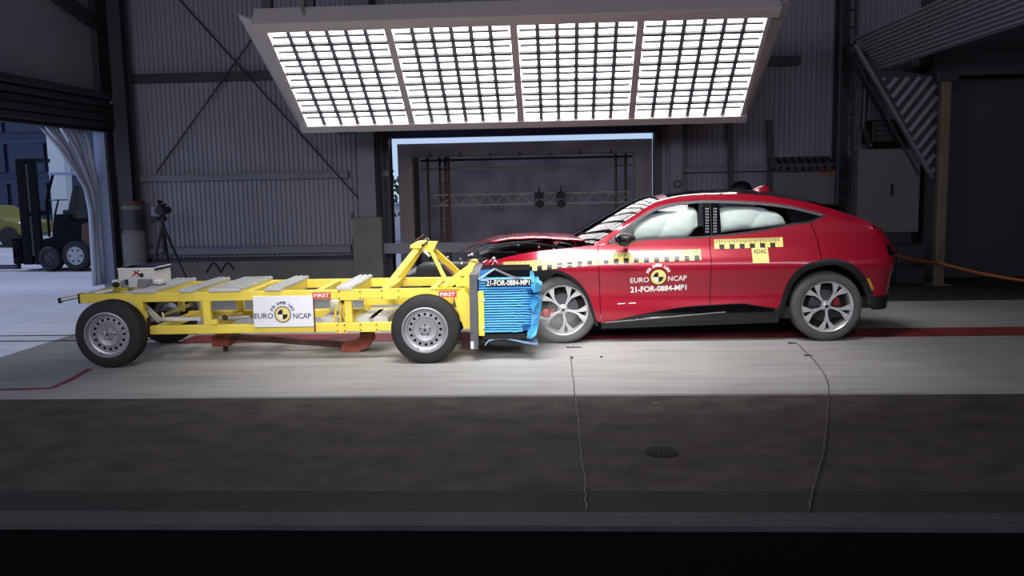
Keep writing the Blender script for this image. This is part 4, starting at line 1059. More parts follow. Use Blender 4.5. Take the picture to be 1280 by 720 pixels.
# engine bay
def ebox(px0, px1, py0, py1, d0, d1, name, m, bev=.02):
    a = CF.P(px0, py1, d0); b = CF.P(px1, py0, d0); return MB(True).box(a.x, b.x, d0 - HW, d1 - HW, a.z, b.z).build(name, M[m], car, bevel=bev)
ebox(640, 742, 326, 400, .32, 1.5, 'motor_housing', 'interior')
ebox(655, 690, 318, 328, .40, .8, 'battery_box', 'interior')
ebox(700, 728, 313, 326, .45, 1.3, 'brake_reservoir', 'plastic')
ebox(598, 642, 322, 345, .75, 1.6, 'cooling_module', 'interior')
ebox(520, 600, 331, 350, 1.15, 1.72, 'front_bumper_remains', 'interior', .04)
pts = [CF.P(px_, py_, .27) for px_, py_ in ((611, 311), (620, 308), (634, 304.8), (652, 303.6), (668, 304.2), (682, 306), (697, 308.8), (712, 310.6), (722, 309.5))]
MB(True).tube(pts, .011, 8).build('bay_seal', M['plastic'], car, smooth=True)
pts = [CF.P(px_, py_, .6) for px_, py_ in ((600, 318), (615, 313), (640, 309), (668, 307), (700, 309), (722, 306))]
MB(True).tube(pts, .02, 8).build('bay_brace', M['steel_dark'], car, smooth=True)
# torn bright bits along the bay
bits = [((606, 336), (616, 324), 'red', .012), ((614, 334), (619, 322), 'silver_panel', .008), ((619, 326), (622, 333), 'white_part', .008), ((604, 330), (612, 327), 'red', .02), ((592, 318), (600, 330), 'steel_dark', .01), ((586, 325), (608, 334), 'steel', .008), ((610, 337), (640, 345), 'silver_panel', .008), ((640, 338), (668, 352), 'steel', .012), ((650, 340), (672, 348), 'red_inner', .016), ((692, 304), (712, 299), 'red_inner', .012), ((712, 299), (722, 309), 'red', .010), ((700, 303), (722, 310), 'silver_panel', .006), ((694, 306), (704, 302), 'silver_panel', .006)]
for a, b, m, r in bits: MB(True).tube([CF.P(*a, .2), CF.P((a[0] + b[0]) / 2 + 1, (a[1] + b[1]) / 2 - 1.5, .24), CF.P(*b, .3)], r, 6).build('torn_bracket', M[m], car)
for px_, py_ in ((577, 329), (590, 318), (617, 322.5), (648, 306), (674, 308.5), (692, 311)):
    MB(True).ball(CF.P(px_, py_, .3), .012, .012, .014, 8, 5).build('bay_clip', M['white_part'], car)
MB(True).ball(CF.P(682, 392, .02), .05, .03, .05, 10, 6).build('crushed_lamp_piece', M['caliper'], car)
MB(True).bar(CF.P(673, 396, .0), CF.P(686, 399, .0), .03, .02).build('crushed_trim_piece', M['white_part'], car)
pts = [(s_[0], s_[1]) for s_ in ()]
# silver bumper beam torn off the far corner
pts = [CF.P(px_, py_, 1.5) for px_, py_ in ((506, 340), (515, 337.5), (525, 333), (538, 329.3), (556, 328), (575, 328.6), (592, 328))]
rows = [[p + Vector((0, -.14, .015)), p + Vector((0, .14, .0)), p + Vector((0, .14, -.03)), p + Vector((0, -.14, -.035))] for p in pts]
MB(True).grid(rows, closed=True).build('bumper_beam', M['silver_panel'], car, smooth=30)
for a, b in (((555, 326), (560, 321)), ((560, 321), (563, 330)), ((575, 323), (578, 327)), ((567, 334), (580, 331)), ((560, 330), (572, 338)), ((585, 320), (598, 313))):
    MB(True).tube([CF.P(*a, 1.35), CF.P(*b, 1.4)], .012, 6).build('torn_bracket', M['silver_panel'], car)
# scuttle and wipers
sc_ = [Vector((xs0 - .24 * (1 - s * s) - .03, s * .66, z_ru(xs0) - .02 + .02 * (1 - s * s))) for s in [k / 8 - 1 for k in range(17)]]
MB(True).grid([[p, p + Vector((-.14, 0, -.05)), p + Vector((-.16, 0, -.2))] for p in sc_]).build('scuttle_panel', M['plastic'], car, smooth=True)
MB(True).tube([CF.P(726, 304, .5), CF.P(735, 299, .75), CF.P(745, 292, 1.1)], .010, 6).build('wiper', M['black'], car)
MB(True).tube([CF.P(735, 305, .35), CF.P(748, 300, .5), CF.P(760, 293.5, .62)], .010, 6).build('wiper', M['black'], car)

# ---- print and tape on the body
def on(x, z): return side(x, z) - HW - .004
tape_c = [(629, 334), (645, 333.4), (660, 332.6), (680, 330.6), (700, 328.2), (720, 326.4), (740, 324.8), (765, 323), (790, 321.6), (820, 320.4), (850, 319.2), (876, 318.2)]
def tape(pts, hh, name, per):
    zc = scurve(pts); xa, xb = S(*pts[0])[0], S(*pts[-1])[0]; h_ = hh / 118 / 2
    for (ga, gb) in ([(xa, X(747.6, 325) - .004), (X(747.6, 325) + .004, xb)] if xa < X(747, 325) < xb else [(xa, xb)]):
        rows = [[Vector((x, on(x, zc(x) + s * h_), zc(x) + s * h_)) for x in [ga + (gb - ga) * i / 60 for i in range(61)]] for s in (-1, -.75, -.5, -.25, 0, .25, .5, .75, 1)]
        t_ = MB(True).grid(rows).build(name, M['decal_yellow'], car, smooth='all', norm=False)
        n = int((gb - ga) / per); sq = MB(True); tk = MB(True)
        for k in range(n):
            x0 = ga + k * per
            if k % 2:
                MB(True).grid([[Vector((a, on(a, zc(a) + b * h_) - .002, zc(a) + b * h_)) for a in (x0, x0 + per * .5, x0 + per)] for b in (-1, -.7, -.4, -.08)]).build('checker_square', M['decal_black'], t_, norm=False)
            for j in range(3):
                a = x0 + per * (j + .2) / 3; tl = .25 if j else .0
                q = [(a, tl), (a + per * .14, tl), (a + per * .14, .98), (a, .98)]
                tk.add([Vector((u, on(u, zc(u) + b * h_) - .002, zc(u) + b * h_)) for u, b in q], [(0, 1, 2, 3)])
        o = tk.build('scale_ticks', M['decal_black'], t_, norm=False); o['kind'] = 'stuff'
tape(tape_c, 13, 'measuring_tape_strip', .052)
tape([(892.5, 305.2), (920, 304.4), (950, 303.4), (978.5, 302.4)], 11.5, 'measuring_tape_strip', .052)
# yellow sign with four letters
x0, z0 = S(941, 329); x1, z1 = S(959.5, 309.5)
rows = [[Vector((x, on(x, z), z)) for x in (x0, (x0 + x1) / 2, x1)] for z in [z0 + (z1 - z0) * q_ / 8 for q_ in range(9)]]
sg = MB(True).grid(rows).build('yellow_sticker', M['decal_yellow'], car, norm=False)
mb = MB(True); put_text(mb, 'ADAC', (x0 + x1) / 2, z1 - .036, .135, .042, lambda x, z: on(x, z) - .0015, .02); mb.build('sticker_lettering', M['decal_black'], sg, norm=False)
# round target emblem with words
def emblem(cx, cz, k, fn, dark, parent, rim, txtm, tilt=0.0, bold=.0):
    """k = metres per logo unit (disc radius = 1)"""
    tr_ = lambda u, w: (cx + k * (u * math.cos(tilt) - w * math.sin(tilt)), cz + k * (u * math.sin(tilt) + w * math.cos(tilt)))
    mb = MB(True); disc(mb, cx, cz, k, lambda x, z: fn(x, z)); e = mb.build('emblem_disc', M['decal_yellow'], parent, norm=False)
    mb = MB(True); disc(mb, cx, cz, k * 1.07, lambda x, z: fn(x, z) - .0012, r0=k * .95); mb.build('emblem_ring', M[rim], e, norm=False)
    mb = MB(True)
    for a in (math.pi / 2, -math.pi / 2): disc(mb, cx, cz, k * .63, lambda x, z: fn(x, z) - .0015, a + tilt, a + math.pi / 2 + tilt, 10)
    mb.build('emblem_quadrants', M['decal_black'], e, norm=False)
    mb = MB(True); disc(mb, cx, cz, k * .63, lambda x, z: fn(x, z) - .0015, math.pi + tilt, 1.5 * math.pi + tilt, 10); mb.build('emblem_quadrant', M['decal_white'], e, norm=False)
    mb = MB(True)
    put_text(mb, 'EURO', *tr_(-2.32, -.28), 2.30 * k, .66 * k, fn, bold, tilt); put_text(mb, 'NCAP', *tr_(2.32, -.28), 2.30 * k, .66 * k, fn, bold, tilt)
    st = 'FOR SAFER CARS'; n = len(st)
    for i, chx in enumerate(st):
        if chx == ' ': continue
        a = R(152 - 124 * i / (n - 1)) + tilt; put_text(mb, chx, cx + k * 1.48 * math.cos(a), cz + k * 1.48 * math.sin(a), .27 * k, .36 * k, fn, .03, a - math.pi / 2)
    mb.build('emblem_lettering', M[txtm], parent, norm=False)['kind'] = 'stuff'; return e
ex, ez = S(823, 346.2)
emblem(ex, ez, .0835, on, 'decal_black', car, 'decal_black', 'decal_white', R(2.0), .012)
tx, tz = S(823, 360.5)
mb = MB(True); put_text(mb, '21-FOR-0884-MP1', tx, tz, S(858, 360)[0] - S(788, 360)[0], .062, on, .03, R(2.0)); mb.build('test_number', M['decal_white'], car, norm=False)
# small white scuff marks low on the door
for px_, w in ((772, .05), (778, .03), (786, .05), (791, .03)):
    x, z = S(px_, 380.5 - (px_ - 770) * .05); MB(True).add([Vector((x + a, on(x + a, z + b), z + b)) for a, b in ((0, 0), (w, .004), (w, .012), (0, .009))], [(0, 1, 2, 3)]).build('scuff_mark', M['decal_white'], car, norm=False)
# checkered tape along the roof edge
n = 13; xa, xb2 = srail((815, 255))[0], srail((918, 242))[0]
for k in range(n):
    pts = []
    for i in range(4):
        x = xa + (xb2 - xa) * (k + i / 3) / n; a = ru_pt(x); pts.append([a + Vector((0, .008, .006)), a + Vector((0, .055, .012))])
    MB(True).grid(pts).build('roof_tape_square', M['decal_white' if k % 2 == 0 else 'decal_yellow'] if k % 2 == 0 else M['red'], car, norm=False)
# ================================================================== THE TROLLEY
TF = Frame(fl(135, 460.8), fl(531, 455.2), .75)
tro = thing('test_trolley', 'yellow steel-framed crash test trolley on four grey steel wheels', 'trolley', TF.c, TF.rz)
def tp(px, py, d=.25): return TF.P(px, py, d)
def tx_(px, py=370, d=.25): return TF.T(px, py, d)[0]
def tz_(px, py, d=.25): return TF.T(px, py, d)[1]
H = .75
zu1 = tz_(340, 363.8); zu0 = tz_(340, 375.2); zl1 = tz_(340, 405.4); zl0 = tz_(340, 416)
dn, df, rw = .25, 1.22, .07
def rail(name, px0, px1, z0, z1, d, w=rw, m='yellow'):
    return MB(True).box(tx_(px0, 370, .25), tx_(px1, 370, .25), d - H, d + w - H, z0, z1).build(name, M[m], tro, bevel=.006)
rail('upper_rail', 98, 588, zu0, zu1, dn); rail('upper_rail', 98, 588, zu0, zu1, df)
rail('lower_rail', 184, 572, zl0, zl1, dn); rail('lower_rail', 184, 572, zl0, zl1, df)
def post(pxc, w, d, z0=zl1, z1=zu0, m='yellow'):
    x = tx_(pxc); return MB(True).box(x - w / 2, x + w / 2, d - H, d + .06 - H, z0, z1).build('post', M[m], tro, bevel=.004)
for d in (dn, df):
    post(257, .075, d); post(434.5, .07, d); post(312 if d == df else 354, .07, d); post(174, .06, d)
    if d == df: post(205, .06, d)
    post(580, .10, d)
for px in (102, 176, 306, 395, 480, 540): # cross members
    x = tx_(px); MB(True).box(x - .035, x + .035, dn + rw - H, df - H, zu0 + .01, zu1 - .008).build('cross_member', M['yellow'], tro, bevel=.004)
for px in (190, 257, 434, 565):
    x = tx_(px); MB(True).box(x - .035, x + .035, dn + rw - H, df - H, zl0 + .008, zl1 - .01).build('cross_member', M['yellow'], tro, bevel=.004)
# bolted sleeves on the near rail
for (a, b, z0, z1) in ((422, 453, zu0 - .012, zu1 + .004), (475, 501, zu0 - .01, zu1 + .006), (418, 432, zl0 - .01, zl1 + .004), (447, 472, zl0 - .004, zl1 + .004), (538, 548, zu0, zu1 + .008)):
    sl_ = MB(True).box(tx_(a), tx_(b), dn - .012 - H, dn - H, z0, z1).build('splice_plate', M['yellow'], tro, bevel=.003)
    for x in (tx_(a) + .02, tx_(b) - .02):
        for z in (z0 + .02, z1 - .02): MB(True).lathe([(.001, -.008), (.007, -.008), (.008, 0)], (x, dn - .012 - H, z), 6).build('bolt', M['rust'], sl_)
MB(True).box(tx_(262), tx_(270), dn - .02 - H, dn + .04 - H, tz_(262, 405.5), tz_(262, 400)).build('rail_lug', M['yellow'], tro, bevel=.004)
# diagonal wheel bracket at the rear and tie rod
MB(True).bar(tp(170, 376, .27), tp(182, 398, .27), .05, .06, (0, 1, 0)).build('wheel_bracket', M['yellow'], tro)
MB(True).bar(tp(176, 378, .4), tp(200, 401, .5), .05, .03, (0, 1, 0)).build('cable_duct', M['box_white'], tro)
MB(True).bar(tp(190, 399, .6), tp(252, 398, .6), .06, .035).build('cable_duct', M['box_white'], tro)
MB(True).tube([tp(190, 390, .3), tp(199, 397, .35), tp(205, 401, .4), tp(203, 391, .45)], .008, 6).build('white_cable', M['white_part'], tro)
MB(True).bar(tp(205, 394, 1.1), tp(240, 380, .5), .03, .03).build('cross_stay', M['yellow'], tro)
for px in (398, 444, 462): # trays between the lower rails
    MB(True).box(tx_(px - 8), tx_(px + 16), .5 - H, 1.1 - H, zl0 + .02, zl1 + .01).build('floor_tray', M['alu'], tro)
MB(True).box(tx_(440), tx_(560), .8 - H, .86 - H, zl1 + .1, zl1 + .19).build('inner_side_plate', M['yellow'], tro)
MB(True).box(tx_(396), tx_(420), .75 - H, .9 - H, zl1 + .06, zl1 + .16).build('junction_box', M['box_white'], tro, bevel=.006)
MB(True).bar(tp(436, 404, .7), tp(458, 384, 1.0), .05, .04, (0, 1, 0)).build('diagonal_stay', M['yellow'], tro)
MB(True).box(tx_(300), tx_(312), .6 - H, .7 - H, tz_(305, 390), tz_(305, 383)).build('bracket_box', M['rust'], tro)
MB(True).tube([tp(274, 398, .7), tp(312, 396, .7)], .02, 8).build('damper', M['alu'], tro, smooth=True)
MB(True).ball(tp(281, 397, .66), .03, .03, .03, 10, 6).build('damper_eye', M['rust'], tro)
# hanging yellow straps
for px, o_ in ((420, 0), (426, 1), (430, 2)):
    MB(True).tube([tp(427, 375, .35), tp(px, 384, .34), tp(px - 1, 394, .36), tp(px - 3 + 3 * o_, 402, .36)], .012, 6).build('hanging_strap', M['yellow'], tro)
MB(True).box(tx_(424), tx_(431), .3 - H, .36 - H, tz_(427, 380), tz_(427, 375)).build('strap_clamp', M['rust'], tro)
# aluminium deck planks
for (a, b) in ((166, 194), (224, 241.5), (261, 301), (332, 352), (421, 441)):
    x0, x1 = tx_(a, 363), tx_(b, 363)
    pl_ = MB(True).box(x0, x1, dn - .02 - H, df + rw + .02 - H, zu1 + .002, zu1 + .032).build('deck_plank', M['alu'], tro, bevel=.003)
    n = max(3, int((x1 - x0) / .045))
    for k in range(n):
        x = x0 + (x1 - x0) * (k + .5) / n; MB(True).box(x - .009, x + .009, dn - .02 - H, df + rw + .02 - H, zu1 + .031, zu1 + .04).build('plank_ridge', M['alu'], pl_)
    MB(True).box(x1 - .012, x1 - .002, dn + rw - H, df - H, zu0 + .0, zu1).build('plank_web', M['yellow'], tro)
# wheels
def steel_wheel(x, y, s):
    rt = .328; c = Vector((x, y, rt)); w = .205
    t_ = MB(True).lathe([(.208, .02 * s), (.216, -.002 * s), (.24, -.006 * s), (.27, .0), (rt - .03, .004 * s), (rt - .012, .014 * s), (rt, .036 * s), (rt, (w - .036) * s), (rt - .012, (w - .014) * s), (.27, w * s), (.19, w * s)], c, 56).build('wheel', M['rubber'], tro, smooth=True)
    # tread grooves
    for q in (.065, .102, .140): MB(True).lathe([(rt + .001, (q - .005) * s), (rt + .0015, q * s), (rt + .001, (q + .005) * s)], c, 56).build('tread_groove', M['pit'], t_)
    MB(True).lathe([(.224, .004 * s), (.220, -.010 * s), (.209, -.012 * s), (.204, .0), (.198, .016 * s), (.194, .03 * s), (.176, .036 * s), (.168, .05 * s)], c, 48).build('rim', M['rim_silver'], t_, smooth=40)
    MB(True).lathe([(.174, .045 * s), (.168, .05 * s), (.124, .046 * s), (.116, .036 * s), (.108, .03 * s), (.072, .038 * s), (.058, .04 * s), (.050, .026 * s), (.03, .024 * s), (.027, .01 * s), (.001, .01 * s)], c, 48).build('wheel_disc', M['rim_silver'], t_, smooth=30)
    for k in range(16):
        a = 2 * math.pi * k / 16; q = c + Vector((.146 * math.cos(a), .0455 * s, .146 * math.sin(a)))
        MB(True).lathe([(.001, 0), (.0135, 0), (.0145, .004 * s)], q, 10).build('vent_hole', M['pit'], t_)
    for k in range(5):
        a = 2 * math.pi * k / 5 + .3; q = c + Vector((.048 * math.cos(a), .012 * s, .048 * math.sin(a)))
        MB(True).lathe([(.001, 0), (.009, 0), (.011, .02 * s)], q, 6).build('wheel_nut', M['chrome'], t_)
    MB(True).lathe([(.001, .006 * s), (.013, .006 * s), (.016, .012 * s)], c, 12).build('hub_bore', M['steel_dark'], t_)
    q = c + Vector((-.07, .004 * s, -.185)); MB(True).tube([q, q + Vector((.0, -.012 * s, .02))], .005, 6).build('valve', M['black'], t_)
xA, xB = TF.T(133.5, 416, 0)[0], TF.T(531, 412, 0)[0]
for x in (xA, xB):
    steel_wheel(x, .0 - H, 1); steel_wheel(x, 2 * .75 - H, -1)
    MB(True).bar((x, -.55, .328), (x, .55, .328), .08, .08).build('axle_beam', M['rust'], tro)
# apex frame
ap_n = tp(527, 307, .62); 
def leg(a, b, w, rnd_=False):
    if rnd_: return MB(True).tube([a, b], w / 2, 10).build('tower_leg', M['yellow'], tro, smooth=True)
    return MB(True).bar(a, b, w, w, (0, 1, 0)).build('tower_leg', M['yellow'], tro, bevel=.004)
leg(tp(480, 363, .28), tp(523, 309, .62), .058); leg(tp(503, 345.5, 1.2), tp(527, 309, .8), .058)
leg(tp(561, 358, .28), tp(538.5, 313, .62), .042, True); leg(tp(577, 345, 1.2), tp(543, 314, .85), .06)
pa = tp(513.5, 306.5, .6); pb = tp(546, 301.5, .6)
MB(True).hexa([Vector((pa.x, .55 - H, pa.z - .03)), Vector((tx_(528, 305, .6), .55 - H, pa.z - .03)), Vector((tx_(528, 305, .6), .95 - H, pa.z - .02)), Vector((pa.x + .02, .95 - H, pa.z - .02)), Vector((pa.x, .55 - H, pa.z + .005)), Vector((tx_(528, 305, .6), .55 - H, pa.z + .02)), Vector((tx_(528, 305, .6), .95 - H, pa.z + .03)), Vector((pa.x + .02, .95 - H, pa.z + .02))]).build('tower_head', M['yellow'], tro, bevel=.004)
MB(True).hexa([tp(527, 313, .58), tp(540, 317, .58), tp(542, 315, .95), tp(530, 309, .95), tp(529, 302.5, .58), tp(547, 302, .58), tp(548, 301.5, .95), tp(531, 301, .95)]).build('tower_head_plate', M['yellow'], tro, bevel=.004)
MB(True).tube([tp(534, 303, .56), tp(527.5, 308, .56), tp(530, 314, .56), tp(537, 320.5, .56)], .012, 6).build('lifting_strop', M['white_part'], tro, smooth=True)
MB(True).tube([tp(535, 302, .55), tp(527, 308, .55)], .010, 6).build('strop_end', M['black'], tro)
MB(True).tube([tp(519, 301, .7), tp(523, 298, .7), tp(530, 293, .7)], .007, 6).build('antenna_wire', M['rust'], tro)
MB(True).tube([tp(531, 300, .7), tp(534, 297, .7), tp(536, 300, .7)], .007, 6).build('antenna_wire', M['steel'], tro)
MB(True).tube([tp(556, 333, .9), tp(565, 341, .9), tp(570, 348, .85)], .018, 6).build('hanging_strap', M['rust'], tro)
# front bulkhead
MB(True).bar(tp(553, 361, .3), tp(584, 338, .45), .075, .08, (0, 1, 0)).build('diagonal_stay', M['yellow'], tro, bevel=.005)
for d in (.32, 1.15):
    MB(True).prism([(tx_(574, 345), tz_(574, 345)), (tx_(580, 335.5), tz_(580, 335.5)), (tx_(591, 335), tz_(591, 335)), (tx_(588, 349), tz_(588, 349))], d - H, d + .12 - H).build('upper_gusset', M['yellow'], tro, bevel=.004)
    MB(True).prism([(tx_(545), zu1), (tx_(588), zu1), (tx_(588), tz_(588, 372)), (tx_(575), tz_(575, 372)), (tx_(565), tz_(565, 369)), (tx_(553), tz_(553, 366))], d - .07 - H, d - .055 - H).build('side_gusset', M['yellow'], tro)
MB(True).prism([(tx_(566), tz_(566, 368)), (tx_(579), tz_(579, 360)), (tx_(588), tz_(588, 372)), (tx_(588), tz_(588, 411)), (tx_(579), tz_(579, 411))], dn - .01 - H, dn + .005 - H).build('front_web', M['yellow'], tro)
for py0, py1 in ((349, 357), (381, 386)):
    MB(True).hexa([tp(570, py1 + 2, .27), tp(588, py1, .27), tp(588, py1, .9), tp(570, py1 + 2, .9), tp(570, py0 + 2, .27), tp(588, py0, .27), tp(588, py0, .9), tp(570, py0 + 2, .9)]).build('front_cross_tube', M['yellow'], tro)
MB(True).box(tx_(584), tx_(588), .25 - H, 1.3 - H, zl0, tz_(585, 340)).build('front_bulkhead', M['yellow'], tro)
# sign board
sgn = MB(True).box(tx_(315.5, 390, .2), tx_(390.5, 390, .2), .225 - H, .236 - H, tz_(350, 409, .22), tz_(350, 370, .22)).build('sign_board', M['sign_white'], tro, bevel=.003)
c = TF.T(353.4, 393, .225)
emblem(c[0], c[1], .0835 * .96, lambda x, z: .2245 - H - .0015, 'navy', sgn, 'navy', 'navy', R(.9), .0) if False else None
def semblem():
    fn = lambda x, z: .2235 - H
    k = .0785; e_ = sgn
    mb = MB(True); disc(mb, c[0], c[1], k, fn); mb.build('emblem_disc', M['decal_yellow'], e_, norm=False)
    mb = MB(True); disc(mb, c[0], c[1], k * 1.05, lambda x, z: fn(x, z) - .0006, r0=k * .93); mb.build('emblem_ring', M['navy'], e_, norm=False)
    mb = MB(True)
    for a in (math.pi / 2, -math.pi / 2): disc(mb, c[0], c[1], k * .63, lambda x, z: fn(x, z) - .001, a, a + math.pi / 2, 10)
    mb.build('emblem_quadrants', M['decal_black'], e_, norm=False)
    mb = MB(True); disc(mb, c[0], c[1], k * .63, lambda x, z: fn(x, z) - .001, math.pi, 1.5 * math.pi, 10); mb.build('emblem_quadrant', M['decal_white'], e_, norm=False)
    mb = MB(True)
    put_text(mb, 'EURO', *TF.T(329.5, 395, .22), .186, .053, fn, .012); put_text(mb, 'NCAP', *TF.T(377.5, 395, .22), .176, .053, fn, .012)
    st = 'FOR SAFER CARS'; n = len(st)
    for i, chx in enumerate(st):
        if chx == ' ': continue
        a = R(156 - 132 * i / (n - 1)); put_text(mb, chx, c[0] + k * 1.45 * math.cos(a), c[1] + k * 1.45 * math.sin(a), .021, .028, fn, .03, a - math.pi / 2)
    mb.build('emblem_lettering', M['navy'], e_, norm=False)['kind'] = 'stuff'
semblem()
MB(True).box(tx_(391.5), tx_(393), .235 - H, .245 - H, zl0, zu0 + .01).build('sign_stay', M['rust'], tro)
# red labels on the near rail
for (a, b, y0, y1, d) in ((391, 413.5, 365.6, 373, .245), (549, 571, 364, 371.5, .235)):
    x0, x1 = tx_(a), tx_(b); z1, z0 = tz_(a, y0), tz_(a, y1)
    l_ = MB(True).box(x0, x1, d - .004 - H, d + .004 - H, z0, z1).build('red_label', M['label_red'], tro)
    mb = MB(True); put_text(mb, 'FIRST', (x0 + x1) / 2, (z0 + z1) / 2, (x1 - x0) * .84, (z1 - z0) * .62, lambda x, z: d - .0055 - H, .02); mb.build('label_lettering', M['decal_white'], l_, norm=False)
# tow bar at the rear
MB(True).tube([tp(74, 375.8, .35), tp(98, 370.5, .42), tp(142, 362.5, .5)], .022, 10).build('tow_bar', M['alu'], tro, smooth=True)
MB(True).tube([tp(73, 376.1, .35), tp(77, 375.2, .36)], .028, 10).build('tow_bar_tip', M['black'], tro)
MB(True).box(tx_(97.5), tx_(99.5), dn - .004 - H, dn + rw + .004 - H, zu0 - .004, zu1 + .004).build('rail_end_cap', M['pit'], tro)

# ---- crash barrier on the trolley's nose
bF = lambda px, py, d=.12: TF.P(px, py, d)
bar_ = thing('honeycomb_barrier', 'crushed blue honeycomb crash barrier block mounted on the nose of the yellow trolley', 'barrier', TF.c + TF.dir * tx_(598), TF.rz)
sx0 = -tx_(598)
def bshift(mb):
    for v in mb.v: v.x += sx0
    return mb
def bb(px0, px1, py0, py1, d0, d1): 
    a = bF(px0, py1, d0); b = bF(px1, py0, d0); return bshift(MB(True).box(a.x, b.x, d0 - H, d1 - H, a.z, b.z))
xoff = 0
mb = MB(True).hexa([bF(588, 437, .08), bF(598, 437, .08), bF(598, 437, 1.2), bF(588, 437, 1.2), bF(586.5, 345, .08), bF(596.5, 343, .08), bF(596.5, 343, 1.2), bF(586.5, 345, 1.2)])
for v, z in zip(mb.v, [bF(590, 437, .08).z] * 4 + [bF(590, 343, .08).z] * 4): v.z = z
mb.v[2].x = mb.v[1].x; mb.v[3].x = mb.v[0].x; mb.v[6].x = mb.v[5].x; mb.v[7].x = mb.v[4].x
bshift(mb).build('steel_back_plate', M['plate_grey'], bar_, bevel=.005)
bb(588.5, 592, 427, 436, .07, .078).build('white_tag', M['sign_white'], bar_)
bb(598.5, 604.5, 364.5, 420, .10, .13).build('yellow_edge_strip', M['yellow'], bar_, bevel=.003)
for py in (375.5, 409): bshift(MB(True).lathe([(.001, -.012), (.012, -.012), (.014, 0)], bF(604.5, py, .10), 8)).build('white_bolt', M['white_part'], bar_)
MB_l = None
nl = 21; rnd = random.Random(3)
ytop, ybot = 349, 416
for k in range(nl):
    y0 = ytop + (ybot - ytop) * k / nl; y1 = ytop + (ybot - ytop) * (k + .955) / nl
    u = (k + .5) / nl
    xe = 668 + 5 * math.sin(u * 5 + .4) + rnd.uniform(-1.5, 1.5) - (9 if u > .86 else 0) - (5 if u < .12 else 0)
    a = bF(598.5, y1, .13); b = bF(xe, y0, .13); jo = rnd.uniform(-.003, .003)
    x0, x1 = a.x, b.x; zc = [(0, .0)]
    rows = []
    n = 14
    for i in range(n + 1):
        s = i / n; x = x0 + (x1 - x0) * s; sag = (.004 * math.sin(6 * u + 7 * s) * s ** 3 + rnd.uniform(-.003, .003) * (s > .6)); yy = .13 + jo + .010 * s ** 3 * math.sin(9 * u)
        rows.append([(x, yy - H, a.z + sag), (x, yy - .004 - H, (a.z + b.z) / 2 + sag), (x, yy - H, b.z + sag), (x, 1.13 - H, b.z + sag), (x, 1.13 - H, a.z + sag)])
    g2_ = MB(True).grid(rows, closed=True); g2_.add(rows[0], [(0, 1, 2, 3, 4)]); g2_.add(rows[-1], [(4, 3, 2, 1, 0)])
    bshift(g2_).build('honeycomb_layer', M['blue'], bar_)
bb(600, 662, 351, 414, .15, 1.1).build('barrier_core', M['blue_dark'], bar_)
# crumpled flaps at the struck end
def flap(pts, d, th, m='blue'):
    f_ = [bF(px, py, d + dd) for px, py, dd in pts]; b_ = [v + Vector((0.01, th, 0)) for v in f_]; n = len(f_)
    return bshift(MB(True).add(f_ + b_, [tuple(range(n)), tuple(range(2 * n - 1, n - 1, -1))] + [(i, i + n, (i + 1) % n + n, (i + 1) % n) for i in range(n)])).build('crumpled_flap', M[m], bar_)
flap([(663, 359, 0), (670, 352, -.05), (677, 357, .02), (676, 364, .03), (668, 366, -.04)], .05, .3)
flap([(662, 380, 0), (664, 374, -.03), (671, 369, -.06), (676, 374, .02), (676.5, 388, .05), (667, 390, -.03)], .05, .3)
flap([(662, 381, 0), (672, 377, -.05), (676, 380, .03), (675, 391, .03), (666, 391, -.02)], .03, .25)
flap([(664, 391, 0), (675, 389, 0), (673, 407, .02), (670, 418, -.02), (663, 424, -.04), (659, 416, .0), (664, 407, -.02)], .06, .3)
flap([(658, 362, .0), (664, 361, -.04), (666, 366, .0), (660, 366, .02)], .07, .1, 'blue_dark')
for k in range(9):
    px_, py_ = rnd.uniform(656, 666), rnd.uniform(415, 423)
    flap([(px_, py_, 0), (px_ + 3, py_ - 3, -.02), (px_ + 5, py_ + 1, .01), (px_ + 1, py_ + 3, 0)], .08, .02, 'blue' if k % 2 else 'blue_pale')
# head frame and label strip
for a, b, m in (((598, 349), (618, 336), 'blue_pale'), ((601, 350), (664, 348.5), 'blue_pale'), ((598.5, 350), (599, 337), 'plate_grey'), ((618, 336), (640, 346), 'steel'), ((640, 346), (664, 352), 'steel')):
    bshift(MB(True).bar(bF(*a, .12), bF(*b, .14), .016, .02, (0, 1, 0))).build('head_strut', M[m], bar_)
bb(600, 662, 337, 349, .35, .9).build('cavity_shade_block', M['pit'], bar_)  # solid black block, its colour stands in for shade inside the open top
flap([(598, 350, 0), (600, 338, .05), (612, 337, .1), (604, 350, .0)], .16, .03, 'blue_dark')
a = bF(635, 353, .115); wpx = bF(664, 353, .115).x - bF(607.5, 353, .115).x
bb(608, 663.5, 348.8, 357.6, .108, .112).build('label_strip', M['decal_black'], bar_)
mb = MB(True); put_text(mb, '21-FOR-0884-MP1', a.x, a.z - .002, wpx * .95, .052, lambda x, z: .1065 - H, .012); bshift(mb).build('label_lettering', M['decal_white'], bar_, norm=False)
# bent pale sheet under the block, dark underside
bb(604, 660, 417, 424, .14, 1.0).build('dark_underside', M['interior'], bar_)
pts = [(606, 430.5), (611, 424.5), (619, 422.5), (632, 422), (645, 424.5), (660, 427.5), (672, 429)]
rows = [[bF(px, py, .16), bF(px, py, .4), bF(px, py + 2.2, .4), bF(px, py + 2.2, .16)] for px, py in pts]
rows = [[Vector((r[0].x, q.y, r[0].z if i < 2 else r[3].z)) for i, q in enumerate(r)] for r in rows]
bshift(MB(True).grid(rows, closed=True)).build('bent_skirt', M['blue_pale'], bar_)
